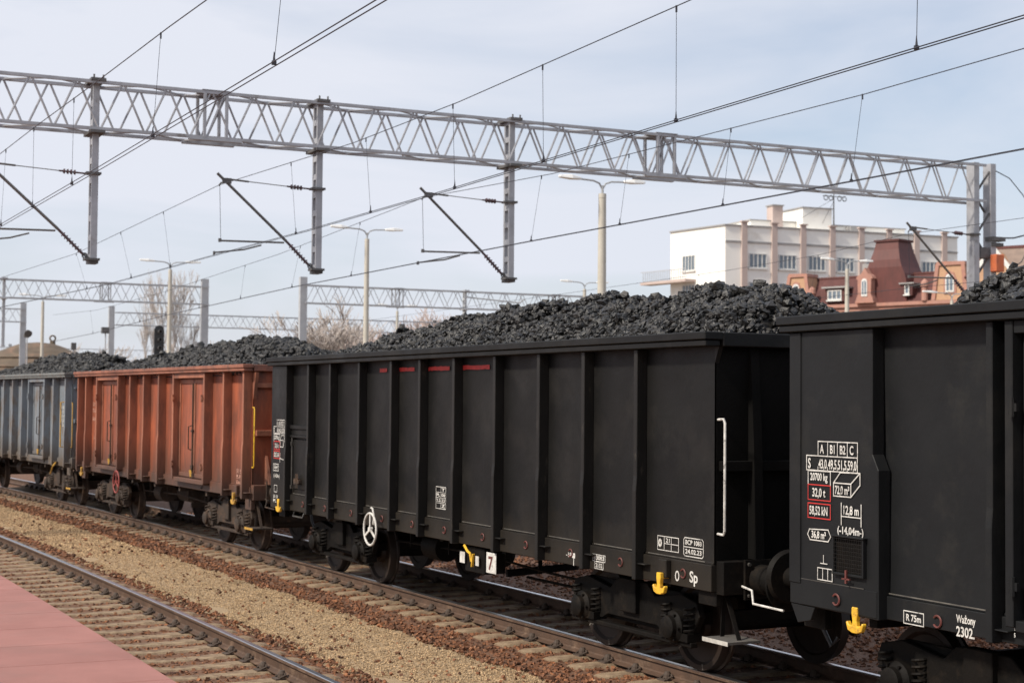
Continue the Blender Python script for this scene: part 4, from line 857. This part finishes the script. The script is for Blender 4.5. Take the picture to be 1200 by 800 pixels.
lamp('plain concrete mast at far left beside the domed roof', 19.2, 120.4, 10.2)
lamp('twin lamp mast in front of the cream building', 53.05, 68.4, 10.4)
lamp('small far twin lamp just above the coal, left of the cream building', 47.8, 88.5, 10.3)
lamp('short far lamp mast behind the bare shrubs', 46.9, 118.8, 10.3)
lamp('low twin lamp mast in front of the orange gabled dormer', 68.7, 77.9, 9.75, 1.9)

# signals
def signal(label, x, s, z, face=1):
    t = thing('railway_signal', label, 'signal', (x, s, -.4))
    obj('mast', MB().cyl((0, .1, 0), (0, .1, z), .08, .06, 8), 'galvfar', t)
    zz = z+.4-.4
    b = MB(); pts = [(-.30, zz-2.2), (.30, zz-2.2), (.30, zz-.3)]+[(.30*math.cos(q), zz-.3+.3*math.sin(q)) for q in np.linspace(.3, 2.84, 8)]+[(-.30, zz-.3)]
    b.prism(pts, -.12, .02, 'y'); obj('target_board', b, 'signal', t)
    for k in range(4):
        h = MB(); h.lathe([(-.12, .11), (-.42, .11), (-.42, .095), (-.15, .095), (-.15, 0)], (0, 0, zz-.4-k*.5), 'y', 14); obj('lens_hood', h, 'galvdark', t, smooth=True)
    return t
signal('black signal head rising above the coal heap before the bare tree', 22.5, 97.1, 7.6)
def mini(name, label, x, s, z, cat, mb_):
    t = thing(name, label, cat, (x, s, -.4)); obj('pole', MB().cyl((0, 0, 0), (0, 0, z), .05, .04, 6), 'galvfar', t); obj('head', mb_, 'galvdark', t); return t
mini('loudspeaker', 'dark horn loudspeaker beside the left edge column', 16.55, 110, 7.5, 'loudspeaker', MB().cyl((0, -.1, 7.55), (0, -.5, 7.35), .10, .26, 12).cyl((0, .1, 7.5), (0, .3, 7.2), .14, .22, 10))
mini('yard_light', 'small dark floodlight left of the pale far column', 20.4, 103, 7.5, 'floodlight', MB().box(-.25, .2, -.2, .2, 7.25, 7.65))
mini('yard_light', 'tiny dark floodlight just above the far coal at left', 20.0, 112, 6.8, 'floodlight', MB().box(-.16, .16, -.15, .15, 6.4, 6.9))

# ------------------------------------------------------------------ buildings
def win(parent, u, z, w, h, ux, n, A, panes=4, depth=.12, name='window'):
    """window on a wall: A origin, ux unit along, n outward normal"""
    def P_(a, d, zz): return (A[0]+ux[0]*a+n[0]*d, A[1]+ux[1]*a+n[1]*d, zz)
    f = MB()
    def bx(a0, a1, z0, z1, d0, d1):
        f.add([P_(a, d, zz) for zz in (z0, z1) for a, d in ((a0, d0), (a1, d0), (a1, d1), (a0, d1))], [(3, 2, 1, 0), (4, 5, 6, 7), (0, 1, 5, 4), (1, 2, 6, 5), (2, 3, 7, 6), (3, 0, 4, 7)])
    t = .10
    bx(u, u+w, z, z+t, .01, .09); bx(u, u+w, z+h-t, z+h, .01, .09)
    for i in range(panes+1): a = u+(w-t)*i/panes; bx(a, a+t, z+t, z+h-t, .01, .085)
    bx(u-.1, u+w+.1, z-.14, z-.02, .0, .2)
    F_ = obj(name, f, 'frame', parent)
    g_ = MB(); g_.quad(P_(u+.03, .025, z+.03), P_(u+w-.03, .025, z+.03), P_(u+w-.03, .025, z+h-.03), P_(u+.03, .025, z+h-.03)); obj('pane', g_, 'glass', F_)
def wallbox(mb, A, ux, n, u0, u1, d0, d1, z0, z1):
    P_ = lambda a, d, zz: (A[0]+ux[0]*a+n[0]*d, A[1]+ux[1]*a+n[1]*d, zz)
    return mb.add([P_(a, d, zz) for zz in (z0, z1) for a, d in ((u0, d0), (u1, d0), (u1, d1), (u0, d1))], [(3, 2, 1, 0), (4, 5, 6, 7), (0, 1, 5, 4), (1, 2, 6, 5), (2, 3, 7, 6), (3, 0, 4, 7)])
def unit(a): l_ = math.hypot(*a); return (a[0]/l_, a[1]/l_)
A = (94.618, 143.11, 0); ux = unit((30.32, -2.41)); nn = (ux[1], -ux[0]); nn = (-abs(nn[0]) if nn[1] > 0 else nn[0], nn[1]); nn = (ux[1], -ux[0]) if -ux[0] < 0 else (-ux[1], ux[0])
CB = thing('cream_building', 'cream modernist block with pink pilasters and a roof antenna on the right skyline', 'building', (0, 0, 0))
ul = unit((-1.144, 9.433)); nl = (-abs(ul[1]), ul[0]*(1 if ul[0] < 0 else -1)); nl = (-ul[1], ul[0])
w = MB(); base = [(A[0], A[1]), (A[0]+ux[0]*30.4, A[1]+ux[1]*30.4), (A[0]+ux[0]*30.4+ul[0]*9.5, A[1]+ux[1]*30.4+ul[1]*9.5), (A[0]+ul[0]*9.5, A[1]+ul[1]*9.5)]
w.prism(base, -.4, 21.9, 'z'); obj('wall', w, 'cream', CB)
w = MB(); wallbox(w, A, ux, nn, -.1, 30.5, -.15, .14, 21.9, 22.06); wallbox(w, A, ul, nl, .0, 9.6, -.15, .14, 21.905, 22.065)
obj('coping', w, 'trim', CB)
w = MB(); wallbox(w, A, ux, nn, .0, 30.4, .002, .12, 20.12, 20.32); obj('string_course', w, 'trim', CB)
for i, uc in enumerate((2.28, 6.05, 9.72, 13.5, 17.3, 21.0, 24.7, 28.5)):
    w = MB(); wallbox(w, A, ux, nn, uc-.34, uc+.34, .003, .24, -.4, 22.35); p = obj('pilaster', w, 'pilaster', CB)
    w = MB(); wallbox(w, A, ux, nn, uc-.46, uc+.46, -.1, .4, 22.352, 22.5); obj('pilaster_cap', w, 'pilaster', p)
for fl in (17.4, 14.25):
    for uc in (2.9, 6.65, 10.4, 14.15, 17.95, 21.75, 25.45): win(CB, uc, fl, 2.25, 1.62, ux, nn, A)
win(CB, 5.1, 17.35, 2.2, 1.75, ul, nl, A); win(CB, 5.1, 14.3, 2.2, 1.5, ul, nl, A)
w = MB(); wallbox(w, A, ul, nl, 5.0, 13.2, .004, 1.5, 16.05, 16.35); bal = obj('balcony', w, 'pilaster', CB)
w = MB()
for a in np.arange(5.1, 13.1, .4): wallbox(w, A, ul, nl, a, a+.05, 1.4, 1.45, 16.352, 17.45)
wallbox(w, A, ul, nl, 5.0, 13.2, 1.38, 1.47, 17.45, 17.53); obj('balcony_railing', w, 'galvfar', bal)
def block(parent, name, u0, u1, d0, d1, z0, z1, m='cream', cop=True):
    w = MB(); wallbox(w, A, ux, nn, u0, u1, -d1, -d0, z0, z1); o = obj(name, w, m, parent)
    if cop: w = MB(); wallbox(w, A, ux, nn, u0-.12, u1+.12, -d1-.12, -d0+.12, z1+.002, z1+.14); obj('coping', w, 'trim', o)
block(CB, 'roof_storey', 4.8, 10.69, 3.0, 9, 21.9, 23.0); block(CB, 'penthouse', 10.7, 14.5, 1.6, 7.8, 21.9, 24.55)
block(CB, 'chimney', 7.45, 8.75, 2.6, 3.9, 21.95, 24.75, 'pilaster'); block(CB, 'roof_storey', 14.51, 25, 2.6, 8.5, 21.9, 22.85); block(CB, 'roof_unit', 17.0, 18.7, 1.6, 2.58, 22.1, 22.8, 'trim', False)
ant = thing('antenna_mast', 'thin antenna mast with dish rings on the cream building roof', 'antenna', (A[0]+ux[0]*14.7-nn[0]*1.5, A[1]+ux[1]*14.7-nn[1]*1.5, 21.9))
obj('mast', MB().cyl((0, 0, 0), (0, 0, 5.4), .10, .06, 6).box(-1.5, 1.5, -.04, .04, 4.1, 4.18).cyl((-.0, 0, 3.9), (-4.5, 0, 1.4), .025, .025, 4).cyl((0, 0, 3.6), (-1.6, 0, 1.0), .025, .025, 4), 'galvdark', ant)
for q in (-1.1, -.4, .8, 1.5): obj('aerial', MB().torus((q, 0, 3.95), .27, .06, 'y', 12, 4), 'galvdark', ant)

# red-roofed old station building
K = 1.25
RA = Vector((77.54*K, 104.72*K, 0)); ru = unit((4.777, -13.405)); rn = (-abs(ru[1]), -abs(ru[0])) ; rn = (ru[1], -ru[0]); 
if rn[0] > 0: rn = (-rn[0], -rn[1])
def zk(z): return CH+(z-CH)*K
RB = thing('station_building', 'old red roofed building with ornate salmon dormers and a flared tower', 'building')
def rb(name, m, u0, u1, d0, d1, z0, z1, parent=RB, bevel=0): w = MB(); wallbox(w, RA, ru, rn, u0*K, u1*K, d0*K, d1*K, zk(z0), zk(z1)); return obj(name, w, m, parent, bevel=bevel)
def rp(name, m, pts, d0, d1, parent=RB):
    w = MB(); P_ = lambda a, z, d: (RA[0]+ru[0]*a*K+rn[0]*d*K, RA[1]+ru[1]*a*K+rn[1]*d*K, zk(z)); n = len(pts)
    w.add([P_(a, z, d0) for a, z in pts]+[P_(a, z, d1) for a, z in pts], [tuple(range(n-1, -1, -1)), tuple(range(n, 2*n))]+[(i, (i+1) % n, n+(i+1) % n, n+i) for i in range(n)]); return obj(name, w, m, parent)
P3 = lambda a, z, d: (RA[0]+ru[0]*a*K+rn[0]*d*K, RA[1]+ru[1]*a*K+rn[1]*d*K, zk(z))
rb('wall', 'pinkplaster', -2.6, 14.6, -9, 0, -.2, 10.0); rb('cornice', 'pinkplaster', -2.7, 14.7, .01, .45, 10.05, 10.35); rb('cornice', 'pinkplaster', -2.75, 14.75, -.3, .65, 10.36, 10.62)
for q in np.arange(-2.3, 14.4, 1.02): rb('corbel', 'obrick', q, q+.42, .02, .40, 9.78, 10.04)
w = MB(); w.add([P3(-2.4, 10.62, .35), P3(14.6, 10.62, .35), P3(14.6, 12.88, -1.1), P3(-2.4, 12.92, -1.1), P3(-2.4, 10.62, -8), P3(14.6, 10.62, -8), P3(14.6, 12.88, -6.5), P3(-2.4, 12.92, -6.5)], [(0, 1, 2, 3), (7, 6, 5, 4), (3, 2, 6, 7), (0, 3, 7, 4), (1, 5, 6, 2)]); obj('roof', w, 'roofred', RB)
rb('ridge_flashing', 'towerred', -2.4, 14.6, -1.25, -1.0, 12.84, 12.99)
# flared tower (square plan, concave sides)
w = MB(); prof = [(10.64, 1.95), (12.3, 1.92), (12.85, 1.78), (13.4, 1.53), (14.0, 1.32), (14.8, 1.10), (15.45, .98)]; tc_ = (7.1, -1.0)
for z, hw in prof: 
    for a, d in ((-1, -1), (1, -1), (1, 1), (-1, 1)): w.v.append(P3(tc_[0]+a*hw, z, tc_[1]+d*min(hw, 1.4)))
for i in range(len(prof)-1):
    for k_ in range(4): w.f.append((i*4+k_, i*4+(k_+1) % 4, (i+1)*4+(k_+1) % 4, (i+1)*4+k_))
w.f.append(tuple(range(len(w.v)-4, len(w.v)))); tw = obj('tower_roof', w, 'towerred', RB); rb('tower_cap', 'roofred', tc_[0]-1.12, tc_[0]+1.12, -2.1, .1, 15.451, 15.62, tw)
def arch_window(parent, u, z, w_, h, d, m='frame'):
    pts = [(u-w_/2, z), (u+w_/2, z), (u+w_/2, z+h-w_/2)]+[(u+w_/2*math.cos(t), z+h-w_/2+w_/2*math.sin(t)) for t in np.linspace(.3, math.pi-.3, 6)]+[(u-w_/2, z+h-w_/2)]
    f = rp('window', m, pts, d, d+.05, parent)
    s_ = .72; zc = z+h*.48
    rp('pane', 'glass', [(u+(a-u)*s_, zc+(b-zc)*(s_+.08)) for a, b in pts], d+.052, d+.06, f)
    rp('window_bar', m, [(u-.03, z+.1), (u+.03, z+.1), (u+.03, z+h-.1), (u-.03, z+h-.1)], d+.062, d+.075, f)
# left and right gabled dormers
for (a0, a1, b0, b1, z0, z1, wu, wz, ww, wh) in ((-2.25, .35, -1.75, -.05, 10.64, 13.25, -1.05, 11.35, .62, 1.1), (11.35, 14.3, 11.75, 14.0, 10.64, 13.5, 12.85, 11.2, .72, 1.4)):
    dm = rp('dormer', 'obrick', [(a0, z0), (a1, z0), (b1+.05, z1-.25), (b0-.05, z1-.25)], -.9, .5)
    rp('dormer_cap', 'pinkplaster', [(b0-.15, z1-.248), (b1+.15, z1-.248), (b1+.1, z1), (b0+.05, z1+.06)], -1.0, .62, dm)
    rp('dormer_band', 'pinkplaster', [(a0-.06, z0), (a0+.26, z0), (b0+.2, z1-.25), (b0-.1, z1-.25)], .502, .62, dm); rp('dormer_band', 'pinkplaster', [(a1+.06, z0), (a1-.26, z0), (b1-.2, z1-.25), (b1+.1, z1-.25)], .502, .62, dm)
    rp('window_surround', 'pinkplaster', [(wu-ww*.72, wz-.12), (wu+ww*.72, wz-.12), (wu+ww*.72, wz+wh*.72), (wu+ww*.45, wz+wh+.08), (wu, wz+wh+.2), (wu-ww*.45, wz+wh+.08), (wu-ww*.72, wz+wh*.72)], .501, .56, dm)
    arch_window(dm, wu, wz, ww, wh, .565)
dm = rp('ornate_dormer', 'pinkplaster', [(4.8, 10.64), (6.5, 10.64), (6.4, 11.0), (6.25, 11.3), (6.28, 12.5), (6.42, 12.55), (6.3, 12.75), (5.98, 12.95), (5.68, 13.4), (5.38, 12.95), (5.02, 12.75), (4.9, 12.55), (5.06, 12.5), (5.08, 11.3), (4.95, 11.0)], .4, 1.0)
arch_window(dm, 5.68, 11.15, .52, 1.4, 1.002)
for u_, z_ in ((.55, 12.2), (10.75, 12.35)):
    t = MB(); c0 = P3(u_, 10.64, .6); t.lathe([(0, .32), ((z_-11.3)*K, .28), ((z_-11.25)*K, .40), ((z_-10.9)*K, .34), ((z_-10.64)*K, .0)], c0, 'z', 10); obj('turret', t, 'pinkplaster', RB, smooth=True)
dd = rb('flat_dormer', 'roofred', 1.7, 3.5, -.6, .45, 10.9, 11.95); rb('dormer_roof', 'trim', 1.5, 3.7, -.7, .7, 11.952, 12.08, dd)
win(dd, 1.95*K, zk(11.02), 1.3*K, .78*K, ru, rn, (RA[0]+rn[0]*.45*K, RA[1]+rn[1]*.45*K), 3)
dd = rb('small_dormer', 'roofred', 8.7, 9.6, -.6, .45, 11.1, 12.0); rb('dormer_roof', 'trim', 8.5, 9.8, -.7, .6, 12.002, 12.1, dd); win(dd, 8.95*K, zk(11.2), .4*K, .68*K, ru, rn, (RA[0]+rn[0]*.45*K, RA[1]+rn[1]*.45*K), 1)
rb('chimney', 'trim', 4.3, 5.1, -1.6, -.9, 12.6, 13.9); rb('chimney', 'trim', 11.2, 11.65, -1.2, -.7, 12.8, 13.7)
# building at the right edge
FR = thing('ochre_gabled_building', 'brown roofed building with ochre gable at the right edge behind the coal', 'building')
fa = Vector((78.3, 84.4, 0)); fu = unit((6.0, -12)); fnn = (fu[1], -fu[0]); 
if fnn[0] > 0: fnn = (-fnn[0], -fnn[1])
w = MB(); wallbox(w, fa, fu, fnn, -1.6, 16, -8, 0, -.4, 11.6); obj('wall', w, 'pinkplaster', FR)
w = MB(); P4 = lambda a, z, d: (fa[0]+fu[0]*a+fnn[0]*d, fa[1]+fu[1]*a+fnn[1]*d, z)
w.add([P4(-1.9, 11.6, .5), P4(16, 11.6, .5), P4(16, 13.9, -2.2), P4(-1.2, 13.9, -2.2), P4(-1.9, 11.6, -8), P4(16, 11.6, -8)], [(0, 1, 2, 3), (4, 3, 2, 5), (0, 3, 4), (0, 4, 5, 1)]); obj('roof', w, 'brownroof', FR)
w = MB(); w.beam(P4(-1.2, 13.95, -2.2), P4(16, 13.95, -2.2), .25, .2); w.beam(P4(-1.9, 11.65, .5), P4(-1.2, 13.95, -2.2), .2, .2); obj('ridge', w, 'towerred', FR)
w = MB(); n_ = 5; pts = [(-.9, 10), (1.1, 10), (1.1, 12.3), (.1, 13.5), (-.9, 12.3)]; w.add([P4(a, z, .55) for a, z in pts]+[P4(a, z, -1.5) for a, z in pts], [tuple(range(4, -1, -1)), tuple(range(5, 10))]+[(i, (i+1) % 5, 5+(i+1) % 5, 5+i) for i in range(5)]); gd = obj('gable_dormer', w, 'obrick', FR)
w = MB(); w.beam(P4(-1.15, 12.15, .6), P4(.1, 13.7, .6), .12, .3); w.beam(P4(1.35, 12.15, .6), P4(.1, 13.7, .6), .12, .3); obj('bargeboard', w, 'frame', gd)
# domed roof at far left
DM = thing('domed_roundhouse', 'weathered brown domed roof at the far left behind the coal', 'building', (29.8, 190, -.4))
obj('dome_roof', MB().lathe([(5.2, 8.4), (5.6, 8.2), (6.3, 6.9), (6.5, 7.0), (7.4, 5.6), (7.6, 5.7), (8.3, 4.4), (8.9, 3.0), (9.3, 1.8), (9.4, .7), (9.45, .0)], (0, 0, 0), 'z', 28), 'mound', DM, smooth=False)
obj('wall', MB().lathe([(0, 7.9), (5.3, 7.9)], (0, 0, 0), 'z', 28), 'obrick', DM); obj('finial', MB().cyl((1.7, 0, 9.0), (1.7, 0, 9.7), .35, .3, 8).torus((1.7, 0, 9.95), .32, .1, 'y', 12, 5), 'mound', DM)

# ------------------------------------------------------------------ bare trees
def bare_tree(label, x, s, h, spread, m, seed, upright=.5, n0=1, depth=6, trunk=.2, group='bare trees along the horizon', twigr=.018, kids=(3, 4), slim=1):
    rn_ = random.Random(seed); t = thing('bare_tree', label, 'tree', (x, s, -.4), 0, group)
    tr, br = MB(), MB()
    def grow(p, d, ln, r, lev):
        e = p+d*ln; mid = p+d*ln*.5+Vector((rn_.uniform(-1, 1), rn_.uniform(-1, 1), 0))*ln*.05
        tgt = tr if lev == 0 else br; n = 6 if lev < 2 else 3
        r1 = max(r*.7, twigr)
        tgt.tube([p, mid, e], [r, (r+r1)/2, r1], n)
        if lev >= depth: return
        for k_ in range(rn_.randint(*kids)):
            q = rn_.uniform(.35, 1); b0 = p+d*ln*q if k_ else e
            a = rn_.uniform(0, 2*math.pi); tilt = rn_.uniform(.2, .75)*spread
            dd_ = (d+Vector((math.cos(a)*tilt, math.sin(a)*tilt, rn_.uniform(-.1, .3)+upright*.35))).normalized()
            grow(b0, dd_, ln*rn_.uniform(.58, .82), max(r1*rn_.uniform(.55, .8), twigr), lev+1)
    for _ in range(n0): grow(Vector((rn_.uniform(-.6, .6)*(n0 > 1), 0, 0)), Vector((rn_.uniform(-.2, .2)*(n0 > 1), 0, 1)).normalized(), h*.27, trunk, 0)
    zmax = max(v[2] for v in br.v); q = h/zmax
    for mm in (tr, br): mm.v = [(a*q*slim, b*q*slim, c*q) for a, b, c in mm.v]
    obj('trunk', tr, m, t, fixn=False); obj('crown', br, m, t, fixn=False); return t
bare_tree('tallest bare poplar behind the lamp mast at left', 35.6, 149.4, 15.5, .95, 'bark', 3, .95, depth=6, trunk=.26, twigr=.017, kids=(3, 3), slim=.72)
bare_tree('slimmer bare poplar just left of the tall one', 33.9, 150.5, 13.6, .9, 'bark', 4, .95, depth=5, trunk=.2, twigr=.018, kids=(3, 4), slim=.6)
bare_tree('slimmer bare poplar just right of the tall one', 37.4, 150.1, 14.2, .9, 'bark', 9, .95, depth=5, trunk=.2, twigr=.018, kids=(3, 4), slim=.6)
for i, (px_, s_, h_, sd_, lab) in enumerate(((40.7, 118, 11.4, 21, 'bare tree right of the far pale column'), (45.8, 125, 9.9, 22, 'low bare tree just left of the slender lamp mast'), (49.9, 128, 9.6, 23, 'reddish bare shrubby tree right of the slender lamp mast'), (52.5, 130, 11.3, 24, 'taller reddish bare tree midway to the coal slope'), (55.2, 130.5, 11.4, 25, 'reddish bare tree next to the coal slope'), (57.6, 132, 10.3, 29, 'last reddish bare tree at the foot of the coal slope'),
        (41.2, 142, 8.4, 26, 'small bare bush between the two far lamp masts'), (28.5, 150, 8.2, 27, 'thin bare bush above the far coal at left'), (43.4, 126, 10.0, 28, 'bare bush midway between pale column and lamp mast'), (38.5, 145, 8.5, 31, 'bare bush just right of the second gantry column'))):
    bare_tree(lab, px_, s_, h_, 1.25, 'bark2' if sd_ in (22, 23, 24, 25, 29) else 'bark', sd_, .25, n0=3, depth=5, trunk=.11, twigr=.02, kids=(3, 4))
